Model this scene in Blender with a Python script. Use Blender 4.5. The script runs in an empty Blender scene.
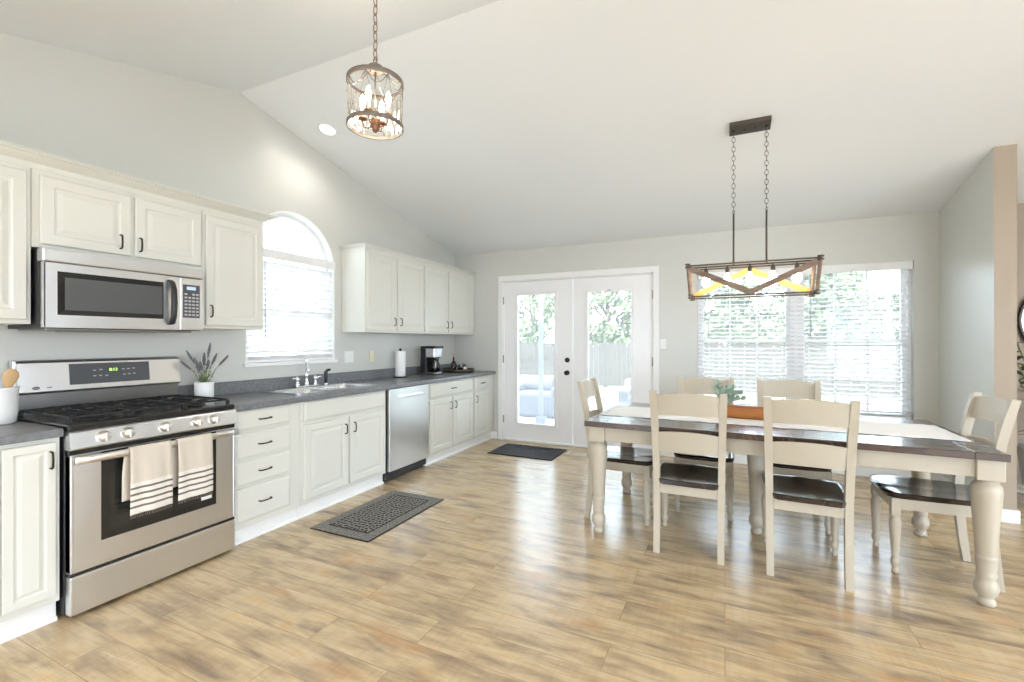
import bpy, bmesh, math, random
from mathutils import Vector, Matrix
from mathutils.geometry import tessellate_polygon
PI = math.pi
random.seed(7)
S = bpy.context.scene
C = S.collection

# ------------------------------------------------------------------ camera
FPX = 455.1
cam_d = bpy.data.cameras.new('camera')
cam_d.sensor_width = 36.0
cam_d.lens = 36.0 * FPX / 1024
cam_d.clip_start = 0.05
cam_d.clip_end = 300
cam = bpy.data.objects.new('camera', cam_d)
cam.location = (0, 0, 1.32)
cam.rotation_euler = (PI / 2, 0, math.atan(213 / FPX))
C.objects.link(cam)
S.camera = cam

# ------------------------------------------------------------------ light
S.view_settings.view_transform = 'Standard'
S.view_settings.look = 'None'
S.view_settings.gamma = 1.0
S.view_settings.use_curve_mapping = False
S.view_settings.exposure = 0.66
W = bpy.data.worlds.new('overcast_sky')
S.world = W
W.use_nodes = True
nt = W.node_tree
nt.nodes.clear()
wo = nt.nodes.new('ShaderNodeOutputWorld')
bg = nt.nodes.new('ShaderNodeBackground')
bg.inputs['Color'].default_value = (0.775, 0.895, 1.06, 1)
bg.inputs['Strength'].default_value = 6.5
nt.links.new(bg.outputs[0], wo.inputs[0])

def light(name, kind, loc, energy, size=0.1, rot=(0, 0, 0), col=(1, 1, 1), size_y=None, portal=False, spot=None):
    d = bpy.data.lights.new(name, kind)
    d.energy = energy
    d.color = col
    if kind == 'AREA':
        d.size = size
        if size_y:
            d.shape = 'RECTANGLE'
            d.size_y = size_y
        else:
            d.shape = 'DISK'
        if portal:
            d.cycles.is_portal = True
    else:
        d.shadow_soft_size = size
    if spot:
        d.spot_size = spot
        d.spot_blend = 0.8
    o = bpy.data.objects.new(name, d)
    o.location = loc
    o.rotation_euler = rot
    C.objects.link(o)
    return o

sun = bpy.data.lights.new('sun', 'SUN')
sun.energy = 11
sun.angle = 0.03
sun.color = (1.0, 0.95, 0.88)
so = bpy.data.objects.new('sun', sun)
so.rotation_euler = (math.radians(42), math.radians(8), 0)      # high sun behind the house, on the yard
C.objects.link(so)
# portals only guide the sky's light through the openings
light('portal_window', 'AREA', (0.66, 5.60, 1.33), 1, 1.9, (-PI / 2, 0, 0), size_y=1.5, portal=True)
light('portal_door', 'AREA', (-2.23, 5.60, 1.08), 1, 0.56, (-PI / 2, 0, 0), size_y=1.75, portal=True)
light('portal_door', 'AREA', (-1.27, 5.60, 1.08), 1, 0.56, (-PI / 2, 0, 0), size_y=1.75, portal=True)
light('portal_arch', 'AREA', (-3.60, 2.83, 1.80), 1, 0.95, (PI / 2, 0, -PI / 2), size_y=1.4, portal=True)
light('portal_rear', 'AREA', (-1.75, -3.05, 1.3), 1, 1.7, (PI / 2, 0, 0), size_y=2.0, portal=True)
light('portal_rear', 'AREA', (3.4, -3.05, 1.3), 1, 2.0, (PI / 2, 0, 0), size_y=2.0, portal=True)
light('portal_hall', 'AREA', (5.47, 0.2, 1.26), 1, 4.4, (PI / 2, 0, PI / 2), size_y=2.32, portal=True)

# ------------------------------------------------------------------ helpers
OFF = {}

def tag(o, label=None, cat=None, group=None, kind=None):
    if label: o['label'] = label
    if cat: o['category'] = cat
    if group: o['group'] = group
    if kind: o['kind'] = kind
    return o

def thing(name, label, cat, loc=(0, 0, 0), rz=0.0, group=None, world=True):
    o = bpy.data.objects.new(name, None)
    o.empty_display_size = 0.1
    C.objects.link(o)
    o.location = loc
    o.rotation_euler = (0, 0, rz)
    tag(o, label, cat, group)
    OFF[o.name] = Vector(loc) if world else Vector((0, 0, 0))
    return o

class MB:
    def __init__(s):
        s.bm = bmesh.new()

    def _q(s, vs, f, m=0, smooth=False):
        try:
            fc = s.bm.faces.new([vs[i] for i in f])
            fc.material_index = m
            fc.smooth = smooth
            return fc
        except ValueError:
            return None

    def box(s, x0, x1, y0, y1, z0, z1, bev=0.0, m=0, mat=None):
        t = bmesh.new()
        bmesh.ops.create_cube(t, size=1)
        for v in t.verts:
            v.co = Vector(((x0 + x1) / 2 + v.co.x * (x1 - x0), (y0 + y1) / 2 + v.co.y * (y1 - y0), (z0 + z1) / 2 + v.co.z * (z1 - z0)))
        if bev > 0:
            b = min(bev, 0.45 * min(abs(x1 - x0), abs(y1 - y0), abs(z1 - z0)))
            bmesh.ops.bevel(t, geom=t.edges[:], offset=b, segments=2, affect='EDGES', profile=0.5)
        s._merge(t, m, mat)
        return s

    def _merge(s, t, m=0, mat=None):
        vm = {}
        for v in t.verts:
            vm[v] = s.bm.verts.new(mat @ v.co if mat else v.co)
        for f in t.faces:
            try:
                nf = s.bm.faces.new([vm[v] for v in f.verts])
                nf.material_index = m
                nf.smooth = f.smooth
            except ValueError:
                pass
        t.free()

    def beam(s, p0, p1, w, h, m=0, up=(0, 0, 1), bev=0.0):
        p0, p1 = Vector(p0), Vector(p1)
        d = p1 - p0
        z = d.normalized()
        x = Vector(up).cross(z)
        if x.length < 1e-4: x = Vector((1, 0, 0))
        x.normalize()
        y = z.cross(x)
        M = Matrix((x, y, z)).transposed().to_4x4()
        M.translation = (p0 + p1) / 2
        s.box(-w / 2, w / 2, -h / 2, h / 2, -d.length / 2, d.length / 2, bev, m, M)
        return s

    def loft(s, rings, cap0=True, cap1=True, closed=True, m=0, smooth=True):
        R = [[s.bm.verts.new(Vector(p)) for p in r] for r in rings]
        n = len(R[0])
        for a, b in zip(R[:-1], R[1:]):
            for i in range(n if closed else n - 1):
                j = (i + 1) % n
                s._q((a[i], a[j], b[j], b[i]), (0, 1, 2, 3), m, smooth)
        if cap0: s._q(R[0][::-1], range(n), m)
        if cap1: s._q(R[-1], range(n), m)
        return s

    def lathe(s, prof, c=(0, 0, 0), seg=20, m=0, axis='z', cap0=True, cap1=True, smooth=True, sx=1.0, sy=1.0):
        rings = []
        for r, z in prof:
            ring = []
            for k in range(seg):
                a = 2 * PI * k / seg
                u, v = r * math.cos(a) * sx, r * math.sin(a) * sy
                if axis == 'z': p = (c[0] + u, c[1] + v, c[2] + z)
                elif axis == 'x': p = (c[0] + z, c[1] + u, c[2] + v)
                else: p = (c[0] + v, c[1] + z, c[2] + u)
                ring.append(p)
            rings.append(ring)
        return s.loft(rings, cap0, cap1, True, m, smooth)

    def tube(s, pts, r, seg=8, m=0, caps=True, closed=False):
        pts = [Vector(p) for p in pts]
        n = len(pts)
        rings = []
        ref = None
        for i, p in enumerate(pts):
            if closed:
                t = (pts[(i + 1) % n] - pts[(i - 1) % n])
            else:
                t = (pts[min(i + 1, n - 1)] - pts[max(i - 1, 0)])
            t.normalize()
            if ref is None:
                ref = Vector((0, 0, 1)) if abs(t.z) < 0.9 else Vector((1, 0, 0))
            x = ref - t * ref.dot(t)
            x.normalize()
            y = t.cross(x)
            ref = x
            rr = r[i] if isinstance(r, (list, tuple)) else r
            rings.append([p + (x * math.cos(2 * PI * k / seg) + y * math.sin(2 * PI * k / seg)) * rr for k in range(seg)])
        if closed:
            rings.append(rings[0])
            return s.loft(rings, False, False, True, m)
        return s.loft(rings, caps, caps, True, m)

    def slab(s, outer, holes, fn, d0, d1, m=0):
        """flat polygon with holes, (a,b) -> fn(a,b,d), given a thickness"""
        loops = [outer] + holes
        flat = [p for l in loops for p in l]
        tris = tessellate_polygon([[Vector((p[0], p[1], 0)) for p in l] for l in loops])
        A = [s.bm.verts.new(fn(p[0], p[1], d0)) for p in flat]
        B = [s.bm.verts.new(fn(p[0], p[1], d1)) for p in flat]
        for t in tris:
            s._q([A[i] for i in t], (0, 1, 2), m)
            s._q([B[i] for i in t][::-1], (0, 1, 2), m)
        k = 0
        for l in loops:
            n = len(l)
            for i in range(n):
                j = (i + 1) % n
                s._q((A[k + i], A[k + j], B[k + j], B[k + i]), (0, 1, 2, 3), m)
            k += n
        return s

    def panel_x(s, y0, y1, z0, z1, prof, m=0):
        """raised panel facing +x; prof = [(inset, x), ...] from the back edge to the field"""
        rings = []
        for ins, x in prof:
            rings.append([(x, y0 + ins, z0 + ins), (x, y1 - ins, z0 + ins), (x, y1 - ins, z1 - ins), (x, y0 + ins, z1 - ins)])
        return s.loft(rings, True, True, True, m, False)

    def build(s, name, mats, parent=None, smooth=None, mods=None):
        bmesh.ops.recalc_face_normals(s.bm, faces=s.bm.faces[:])
        off = OFF.get(parent.name) if parent else None
        if off is not None:
            for v in s.bm.verts: v.co -= off
        if smooth is not None:
            for f in s.bm.faces: f.smooth = smooth
        me = bpy.data.meshes.new(name)
        s.bm.to_mesh(me)
        s.bm.free()
        if not isinstance(mats, (list, tuple)): mats = [mats]
        for mm in mats: me.materials.append(mm)
        o = bpy.data.objects.new(name, me)
        C.objects.link(o)
        if parent:
            o.parent = parent
            OFF[o.name] = off
        return o

def solo(mb, name, mats, label, cat, loc, group=None):
    """a thing that is one mesh, origin at loc (mesh given in world coordinates)"""
    for v in mb.bm.verts: v.co -= Vector(loc)
    o = mb.build(name, mats)
    o.location = loc
    OFF[o.name] = Vector(loc)
    return tag(o, label, cat, group)

def struct(mb, name, mats, label=None):
    o = mb.build(name, mats)
    OFF[o.name] = Vector((0, 0, 0))
    o['kind'] = 'structure'
    if label: o['label'] = label
    return o

def copy_tree(o, parent=None):
    c = o.copy()
    C.objects.link(c)
    if parent: c.parent = parent
    for ch in o.children: copy_tree(ch, c)
    return c

def text_mesh(txt, size, M, mat, parent, name='lettering', depth=0.0004):
    cu = bpy.data.curves.new(name, 'FONT')
    cu.body = txt
    cu.size = size
    cu.align_x = 'CENTER'
    cu.align_y = 'CENTER'
    cu.extrude = depth
    t = bpy.data.objects.new('tmp', cu)
    C.objects.link(t)
    dg = bpy.context.evaluated_depsgraph_get()
    me = bpy.data.meshes.new_from_object(t.evaluated_get(dg))
    bpy.data.objects.remove(t)
    me.transform(M)
    off = OFF.get(parent.name)
    me.transform(Matrix.Translation(-off))
    me.materials.clear()
    me.materials.append(mat)
    o = bpy.data.objects.new(name, me)
    C.objects.link(o)
    o.parent = parent
    OFF[o.name] = off
    return o

# ------------------------------------------------------------------ materials
def newmat(name):
    m = bpy.data.materials.new(name)
    m.use_nodes = True
    n = m.node_tree
    return m, n, n.nodes['Principled BSDF']

def mat(name, col, rough=0.5, metal=0.0, noise=None, bump=None, coat=0.0, emit=None, spec=None, stretch=(1, 1, 1), sub=0.0):
    """noise=(scale, second colour, amount); bump=(scale, strength)"""
    m, n, b = newmat(name)
    b.inputs['Base Color'].default_value = (*col, 1)
    b.inputs['Roughness'].default_value = rough
    b.inputs['Metallic'].default_value = metal
    if coat:
        b.inputs['Coat Weight'].default_value = coat
        b.inputs['Coat Roughness'].default_value = 0.12
    if spec is not None: b.inputs['Specular IOR Level'].default_value = spec
    if emit:
        b.inputs['Emission Color'].default_value = (*emit[0], 1)
        b.inputs['Emission Strength'].default_value = emit[1]
    if noise or bump:
        tc = n.nodes.new('ShaderNodeTexCoord')
        mp = n.nodes.new('ShaderNodeMapping')
        mp.inputs['Scale'].default_value = stretch
        n.links.new(tc.outputs['Object'], mp.inputs['Vector'])
    if noise:
        nz = n.nodes.new('ShaderNodeTexNoise')
        nz.inputs['Scale'].default_value = noise[0]
        nz.inputs['Detail'].default_value = 5
        n.links.new(mp.outputs[0], nz.inputs['Vector'])
        rp = n.nodes.new('ShaderNodeValToRGB')
        rp.color_ramp.elements[0].position = 0.35
        rp.color_ramp.elements[1].position = 0.68
        rp.color_ramp.elements[0].color = (*col, 1)
        k = noise[2]
        rp.color_ramp.elements[1].color = (*[a * (1 - k) + c * k for a, c in zip(col, noise[1])], 1)
        n.links.new(nz.outputs['Fac'], rp.inputs['Fac'])
        n.links.new(rp.outputs['Color'], b.inputs['Base Color'])
    if bump:
        bz = n.nodes.new('ShaderNodeTexNoise')
        bz.inputs['Scale'].default_value = bump[0]
        bz.inputs['Detail'].default_value = 3
        n.links.new(mp.outputs[0], bz.inputs['Vector'])
        bp = n.nodes.new('ShaderNodeBump')
        bp.inputs['Strength'].default_value = bump[1]
        bp.inputs['Distance'].default_value = 0.01
        n.links.new(bz.outputs['Fac'], bp.inputs['Height'])
        n.links.new(bp.outputs[0], b.inputs['Normal'])
    return m

M_wall = mat('greige_wall_paint', (0.64, 0.64, 0.595), 0.30, bump=(90, 0.05))
M_tan = mat('warm_tan_wall_paint', (0.38, 0.31, 0.235), 0.55, bump=(90, 0.05))
M_ceil = mat('white_ceiling_paint', (0.86, 0.885, 0.895), 0.7, bump=(60, 0.05))
M_trim = mat('white_trim_paint', (0.88, 0.88, 0.86), 0.35)
M_cab = mat('ivory_cabinet_paint', (0.72, 0.715, 0.65), 0.38, noise=(3, (0.70, 0.69, 0.62), 0.4))
M_cabin = mat('cabinet_interior_shadow_line', (0.55, 0.52, 0.45), 0.6)
M_counter = mat('grey_laminate_worktop', (0.15, 0.155, 0.165), 0.30, noise=(40, (0.24, 0.245, 0.255), 0.7), bump=(200, 0.05))
M_pull = mat('bronze_black_pull', (0.035, 0.028, 0.022), 0.35, 0.8)
M_black = mat('black_enamel', (0.012, 0.012, 0.013), 0.22, coat=0.3)
M_iron = mat('cast_iron', (0.02, 0.02, 0.02), 0.45, 0.3, bump=(150, 0.2))
M_plast = mat('black_plastic', (0.018, 0.018, 0.02), 0.4)
M_chrome = mat('chrome', (0.86, 0.87, 0.88), 0.08, 1.0)
M_sink = mat('sink_steel', (0.80, 0.81, 0.82), 0.22, 1.0, bump=(30, 0.05))
M_white = mat('glazed_white_ceramic', (0.86, 0.855, 0.83), 0.3)
M_plate = mat('white_plastic_plate', (0.87, 0.87, 0.84), 0.35)
M_almond = mat('almond_plastic', (0.80, 0.74, 0.52), 0.4)
M_cream = mat('distressed_cream_paint', (0.52, 0.47, 0.375), 0.42, noise=(9, (0.50, 0.43, 0.33), 0.5), stretch=(1, 1, 0.3), bump=(30, 0.1))
M_bronze = mat('oiled_bronze', (0.10, 0.085, 0.072), 0.45, 0.6)
M_rust = mat('weathered_pewter_metal', (0.24, 0.225, 0.205), 0.5, 0.5, noise=(25, (0.25, 0.16, 0.11), 0.6))
M_copper = mat('rusty_copper', (0.36, 0.17, 0.10), 0.45, 0.7, noise=(40, (0.12, 0.09, 0.07), 0.6))
M_brass = mat('aged_nickel_hinge', (0.35, 0.32, 0.25), 0.35, 0.9)
M_slat = mat('white_blind_slat', (0.87, 0.87, 0.86), 0.45)
M_vinyl = mat('white_vinyl_frame', (0.90, 0.90, 0.90), 0.3)
M_greyglaze = mat('grey_planter', (0.45, 0.46, 0.46), 0.5)
M_paper = mat('paper_towel', (0.88, 0.88, 0.86), 0.9, bump=(120, 0.3))
M_runner = mat('white_runner_cloth', (0.88, 0.87, 0.86), 0.85, bump=(400, 0.2))
M_fringe = mat('charcoal_stitching', (0.10, 0.10, 0.10), 0.9)
M_towel = mat('oatmeal_towel_cotton', (0.68, 0.60, 0.50), 0.95, bump=(500, 0.4))
M_stripe = mat('brown_grey_stripe', (0.16, 0.135, 0.115), 0.95)
M_towelw = mat('towel_white_band', (0.80, 0.74, 0.66), 0.95)
M_display = mat('dark_grey_display', (0.085, 0.09, 0.10), 0.25)
M_green = mat('lit_green_digits', (0.3, 0.6, 0.1), 0.5, emit=((0.55, 1.0, 0.12), 1.5))
M_blue = mat('lit_blue_display', (0.3, 0.4, 0.6), 0.3, emit=((0.5, 0.6, 1.0), 0.5))
M_key = mat('pale_key_print', (0.42, 0.43, 0.45), 0.5)
M_badge = mat('maker_badge', (0.25, 0.27, 0.28), 0.3, 0.8)
M_knob = mat('brushed_knob', (0.74, 0.71, 0.67), 0.32, 1.0)
M_spoon = mat('beech_spoon', (0.58, 0.36, 0.17), 0.5, noise=(12, (0.68, 0.45, 0.24), 0.6), stretch=(1, 1, 0.2))
M_dough = mat('orange_brown_wood', (0.50, 0.19, 0.045), 0.4, noise=(10, (0.30, 0.10, 0.03), 0.7), stretch=(0.25, 2, 2), bump=(20, 0.2))
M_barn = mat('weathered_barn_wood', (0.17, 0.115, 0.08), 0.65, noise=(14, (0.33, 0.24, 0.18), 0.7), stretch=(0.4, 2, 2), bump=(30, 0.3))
M_barn_lit = mat('bulb_lit_barn_wood', (0.72, 0.33, 0.07), 0.6, noise=(14, (0.55, 0.23, 0.05), 0.7), stretch=(0.4, 2, 2))  # barn wood with the bulbs' orange glow put into its colour
M_lav = mat('lavender_grey_flower', (0.17, 0.165, 0.18), 0.8)
M_leafg = mat('sage_green_leaf', (0.14, 0.22, 0.07), 0.6, noise=(30, (0.30, 0.36, 0.18), 0.6))
M_euca = mat('eucalyptus_leaf', (0.20, 0.30, 0.23), 0.6, noise=(25, (0.42, 0.50, 0.44), 0.7))
M_dleaf = mat('dark_glossy_leaf', (0.03, 0.075, 0.025), 0.35, noise=(10, (0.06, 0.12, 0.04), 0.6))
M_stem = mat('plant_stem', (0.22, 0.24, 0.12), 0.7)
M_doormat = mat('charcoal_doormat', (0.022, 0.022, 0.025), 0.85, noise=(60, (0.06, 0.06, 0.065), 0.7), bump=(150, 0.6))
M_rubber = mat('black_rubber_edge', (0.012, 0.012, 0.012), 0.7)
M_amberliq = mat('dark_bottle_glass', (0.05, 0.02, 0.015), 0.12)
M_pink = mat('cork_stopper', (0.62, 0.47, 0.34), 0.7)
M_concrete = mat('patio_concrete', (0.42, 0.41, 0.40), 0.8, noise=(3, (0.34, 0.335, 0.33), 0.5))
M_lawn = mat('lawn_grass', (0.16, 0.20, 0.11), 0.9, noise=(2, (0.24, 0.27, 0.17), 0.6), bump=(80, 0.5))
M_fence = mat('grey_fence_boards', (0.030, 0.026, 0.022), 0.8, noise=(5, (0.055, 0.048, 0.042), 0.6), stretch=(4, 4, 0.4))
M_tree = mat('tree_foliage', (0.075, 0.105, 0.045), 0.8, noise=(3, (0.19, 0.235, 0.13), 0.8))
M_bark = mat('tree_bark', (0.12, 0.09, 0.07), 0.9, bump=(30, 0.5))
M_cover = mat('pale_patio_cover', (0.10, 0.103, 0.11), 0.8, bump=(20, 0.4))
M_vent = mat('cream_floor_register', (0.75, 0.70, 0.60), 0.4)

def steel(name, col=(0.74, 0.75, 0.76), rough=0.31, wave=0.0, stretch=(1, 1, 60)):
    m, n, b = newmat(name)
    b.inputs['Base Color'].default_value = (*col, 1)
    b.inputs['Metallic'].default_value = 1.0
    b.inputs['Roughness'].default_value = rough
    tc = n.nodes.new('ShaderNodeTexCoord')
    mp = n.nodes.new('ShaderNodeMapping')
    mp.inputs['Scale'].default_value = stretch
    n.links.new(tc.outputs['Object'], mp.inputs[0])
    nz = n.nodes.new('ShaderNodeTexNoise')
    nz.inputs['Scale'].default_value = 6
    nz.inputs['Detail'].default_value = 1
    n.links.new(mp.outputs[0], nz.inputs['Vector'])
    mr = n.nodes.new('ShaderNodeMapRange')
    mr.inputs['To Min'].default_value = rough - 0.02
    mr.inputs['To Max'].default_value = rough + 0.02
    n.links.new(nz.outputs['Fac'], mr.inputs['Value'])
    n2 = n.nodes.new('ShaderNodeTexNoise')
    n2.inputs['Scale'].default_value = 5
    n2.inputs['Detail'].default_value = 1
    n.links.new(tc.outputs['Object'], n2.inputs['Vector'])
    bp = n.nodes.new('ShaderNodeBump')
    bp.inputs['Strength'].default_value = wave
    bp.inputs['Distance'].default_value = 0.02
    n.links.new(n2.outputs['Fac'], bp.inputs['Height'])
    n.links.new(bp.outputs[0], b.inputs['Normal'])
    return m

M_steel = steel('brushed_stainless', wave=0.12)
M_steel2 = steel('cool_brushed_stainless', (0.66, 0.67, 0.68), 0.30, wave=0.03, stretch=(1, 60, 1))
M_steel3 = steel('dark_brushed_stainless', (0.30, 0.30, 0.30), 0.3)

def glassmat(name, tint=(1, 1, 1), rough=0.02, refl=1.0, bump=0.0):
    m = bpy.data.materials.new(name)
    m.use_nodes = True
    n = m.node_tree
    n.nodes.clear()
    o = n.nodes.new('ShaderNodeOutputMaterial')
    mx = n.nodes.new('ShaderNodeMixShader')
    tr = n.nodes.new('ShaderNodeBsdfTransparent')
    gl = n.nodes.new('ShaderNodeBsdfGlossy')
    fr = n.nodes.new('ShaderNodeFresnel')
    fr.inputs['IOR'].default_value = 1.45
    tr.inputs['Color'].default_value = (*tint, 1)
    gl.inputs['Roughness'].default_value = rough
    gl.inputs['Color'].default_value = (refl, refl, refl, 1)
    n.links.new(fr.outputs[0], mx.inputs[0])
    n.links.new(tr.outputs[0], mx.inputs[1])
    n.links.new(gl.outputs[0], mx.inputs[2])
    n.links.new(mx.outputs[0], o.inputs[0])
    if bump:
        tc = n.nodes.new('ShaderNodeTexCoord')
        nz = n.nodes.new('ShaderNodeTexNoise')
        nz.inputs['Scale'].default_value = 30
        n.links.new(tc.outputs['Object'], nz.inputs['Vector'])
        bp = n.nodes.new('ShaderNodeBump')
        bp.inputs['Strength'].default_value = bump
        n.links.new(nz.outputs['Fac'], bp.inputs['Height'])
        n.links.new(bp.outputs[0], gl.inputs['Normal'])
        n.links.new(bp.outputs[0], fr.inputs['Normal'])
    return m

M_glass = glassmat('window_glass', (0.97, 0.99, 0.98))
# washed-out daylight haze, put into the panes as a faint milky veil
_n = M_glass.node_tree
_m2 = _n.nodes.new('ShaderNodeMixShader'); _m2.inputs[0].default_value = 0.05
_tl = _n.nodes.new('ShaderNodeBsdfTranslucent'); _tl.inputs[0].default_value = (.95, .95, .95, 1)
_out = [q for q in _n.nodes if q.type == 'OUTPUT_MATERIAL'][0]
_src = _out.inputs[0].links[0].from_socket
_n.links.new(_src, _m2.inputs[1]); _n.links.new(_tl.outputs[0], _m2.inputs[2]); _n.links.new(_m2.outputs[0], _out.inputs[0])
M_cglass = glassmat('clear_lamp_glass', (0.96, 0.96, 0.95), 0.05, 1.0, 0.8)
M_carafe = glassmat('carafe_glass', (0.55, 0.55, 0.55), 0.03)
M_oven = mat('oven_window_glass', (0.02, 0.022, 0.02), 0.06, coat=0.5)
M_mwglass = mat('microwave_window_glass', (0.10, 0.105, 0.11), 0.12, coat=0.6)

def emis(name, col, st):
    m = bpy.data.materials.new(name)
    m.use_nodes = True
    n = m.node_tree
    n.nodes.clear()
    o = n.nodes.new('ShaderNodeOutputMaterial')
    e = n.nodes.new('ShaderNodeEmission')
    e.inputs[0].default_value = (*col, 1)
    e.inputs[1].default_value = st
    n.links.new(e.outputs[0], o.inputs[0])
    return m

M_bulb = emis('glowing_bulb', (1.0, 0.86, 0.68), 22)
M_can = emis('lit_can_lens', (1.0, 0.95, 0.86), 9)

def plank_mat(name, width, length, cols, rough, bumps=0.06, gap=0.0015, rot=0.0, coat=0.0, grain_dark=0.45, blotch=True):
    m, n, b = newmat(name)
    N = n.nodes.new
    L = n.links.new
    tc = N('ShaderNodeTexCoord')
    mp = N('ShaderNodeMapping')
    mp.inputs['Rotation'].default_value = (0, 0, rot)
    L(tc.outputs['Object'], mp.inputs[0])
    br = N('ShaderNodeTexBrick')
    br.offset = 0.37
    br.offset_frequency = 2
    br.inputs['Color1'].default_value = (0, 0, 0, 1)
    br.inputs['Color2'].default_value = (1, 1, 1, 1)
    br.inputs['Mortar'].default_value = (0.5, 0.5, 0.5, 1)
    br.inputs['Scale'].default_value = 1
    br.inputs['Mortar Size'].default_value = gap
    br.inputs['Mortar Smooth'].default_value = 0.1
    br.inputs['Brick Width'].default_value = length
    br.inputs['Row Height'].default_value = width
    L(mp.outputs[0], br.inputs['Vector'])
    # every plank takes its own piece of the grain
    ad = N('ShaderNodeVectorMath'); ad.operation = 'MULTIPLY_ADD'
    ad.inputs[1].default_value = (37, 91, 13)
    L(br.outputs['Color'], ad.inputs[0])
    L(mp.outputs[0], ad.inputs[2])
    st = N('ShaderNodeMapping')
    st.inputs['Scale'].default_value = (1.0, 13, 1)
    L(ad.outputs[0], st.inputs[0])
    g = N('ShaderNodeTexNoise')
    g.inputs['Scale'].default_value = 2.2
    g.inputs['Detail'].default_value = 8
    g.inputs['Roughness'].default_value = 0.65
    g.inputs['Distortion'].default_value = 1.2
    L(st.outputs[0], g.inputs['Vector'])
    st2 = N('ShaderNodeMapping')
    st2.inputs['Scale'].default_value = (1.5, 5.5, 1)
    L(ad.outputs[0], st2.inputs[0])
    g2 = N('ShaderNodeTexNoise')
    g2.inputs['Scale'].default_value = 2.4
    g2.inputs['Detail'].default_value = 7
    g2.inputs['Distortion'].default_value = 0.35
    L(st2.outputs[0], g2.inputs['Vector'])
    rp = N('ShaderNodeValToRGB')
    e = rp.color_ramp.elements
    e[0].position = 0.30; e[0].color = (*cols[0], 1)
    e[1].position = 0.72; e[1].color = (*cols[-1], 1)
    k = len(cols)
    for i in range(1, k - 1):
        q = e.new(0.30 + 0.42 * i / (k - 1)); q.color = (*cols[i], 1)
    mixv = N('ShaderNodeMath'); mixv.operation = 'MULTIPLY_ADD'
    mixv.inputs[1].default_value = 0.10
    sub = N('ShaderNodeMath'); sub.operation = 'SUBTRACT'; sub.inputs[1].default_value = 0.04
    L(br.outputs['Color'], mixv.inputs[0])
    L(g2.outputs['Fac'], sub.inputs[0])
    L(sub.outputs[0], mixv.inputs[2])
    L(mixv.outputs[0], rp.inputs[0])
    gr = N('ShaderNodeValToRGB')
    gr.color_ramp.elements[0].position = 0.33
    gr.color_ramp.elements[0].color = (grain_dark, grain_dark * 0.98, grain_dark * 0.96, 1)
    gr.color_ramp.elements[1].position = 0.55
    gr.color_ramp.elements[1].color = (1, 1, 1, 1)
    L(g.outputs['Fac'], gr.inputs[0])
    mu = N('ShaderNodeMixRGB'); mu.blend_type = 'MULTIPLY'; mu.inputs[0].default_value = 0.6
    L(rp.outputs[0], mu.inputs[1])
    L(gr.outputs[0], mu.inputs[2])
    last = mu
    if blotch:
        g3 = N('ShaderNodeTexNoise')
        g3.inputs['Scale'].default_value = 3.1
        g3.inputs['Detail'].default_value = 3
        st3 = N('ShaderNodeMapping')
        st3.inputs['Scale'].default_value = (1.0, 2.0, 1)
        st3.inputs['Location'].default_value = (5, 11, 3)
        L(ad.outputs[0], st3.inputs[0])
        L(st3.outputs[0], g3.inputs['Vector'])
        b3 = N('ShaderNodeValToRGB')
        b3.color_ramp.elements[0].position = 0.55
        b3.color_ramp.elements[0].color = (0, 0, 0, 1)
        b3.color_ramp.elements[1].position = 0.74
        b3.color_ramp.elements[1].color = (0.55, 0.55, 0.55, 1)
        L(g3.outputs['Fac'], b3.inputs[0])
        m3 = N('ShaderNodeMixRGB')
        L(b3.outputs[0], m3.inputs[0])
        L(last.outputs[0], m3.inputs[1])
        m3.inputs[2].default_value = (0.50, 0.27, 0.11, 1)
        # cross saw marks
        sw = N('ShaderNodeMapping'); sw.inputs['Scale'].default_value = (45, 2.5, 1)
        L(ad.outputs[0], sw.inputs[0])
        sn = N('ShaderNodeTexNoise'); sn.inputs['Scale'].default_value = 1.0; sn.inputs['Detail'].default_value = 2
        L(sw.outputs[0], sn.inputs['Vector'])
        sr = N('ShaderNodeValToRGB')
        sr.color_ramp.elements[0].position = 0.40; sr.color_ramp.elements[0].color = (0.80, 0.80, 0.80, 1)
        sr.color_ramp.elements[1].position = 0.52; sr.color_ramp.elements[1].color = (1, 1, 1, 1)
        L(sn.outputs['Fac'], sr.inputs[0])
        m4 = N('ShaderNodeMixRGB'); m4.blend_type = 'MULTIPLY'; m4.inputs[0].default_value = 0.25
        L(m3.outputs[0], m4.inputs[1]); L(sr.outputs[0], m4.inputs[2])
        last = m4
    mo = N('ShaderNodeMixRGB'); mo.blend_type = 'MULTIPLY'
    L(br.outputs['Fac'], mo.inputs[0])
    L(last.outputs[0], mo.inputs[1])
    mo.inputs[2].default_value = (0.62, 0.57, 0.52, 1)
    L(mo.outputs[0], b.inputs['Base Color'])
    b.inputs['Roughness'].default_value = rough
    mr = N('ShaderNodeMapRange')
    mr.inputs['To Min'].default_value = rough - 0.06
    mr.inputs['To Max'].default_value = rough + 0.08
    L(g.outputs['Fac'], mr.inputs[0])
    L(mr.outputs[0], b.inputs['Roughness'])
    if coat:
        b.inputs['Coat Weight'].default_value = coat
        b.inputs['Coat Roughness'].default_value = 0.1
    bp = N('ShaderNodeBump')
    bp.inputs['Strength'].default_value = bumps
    bp.inputs['Distance'].default_value = 0.01
    L(g.outputs['Fac'], bp.inputs['Height'])
    L(bp.outputs[0], b.inputs['Normal'])
    return m

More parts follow.
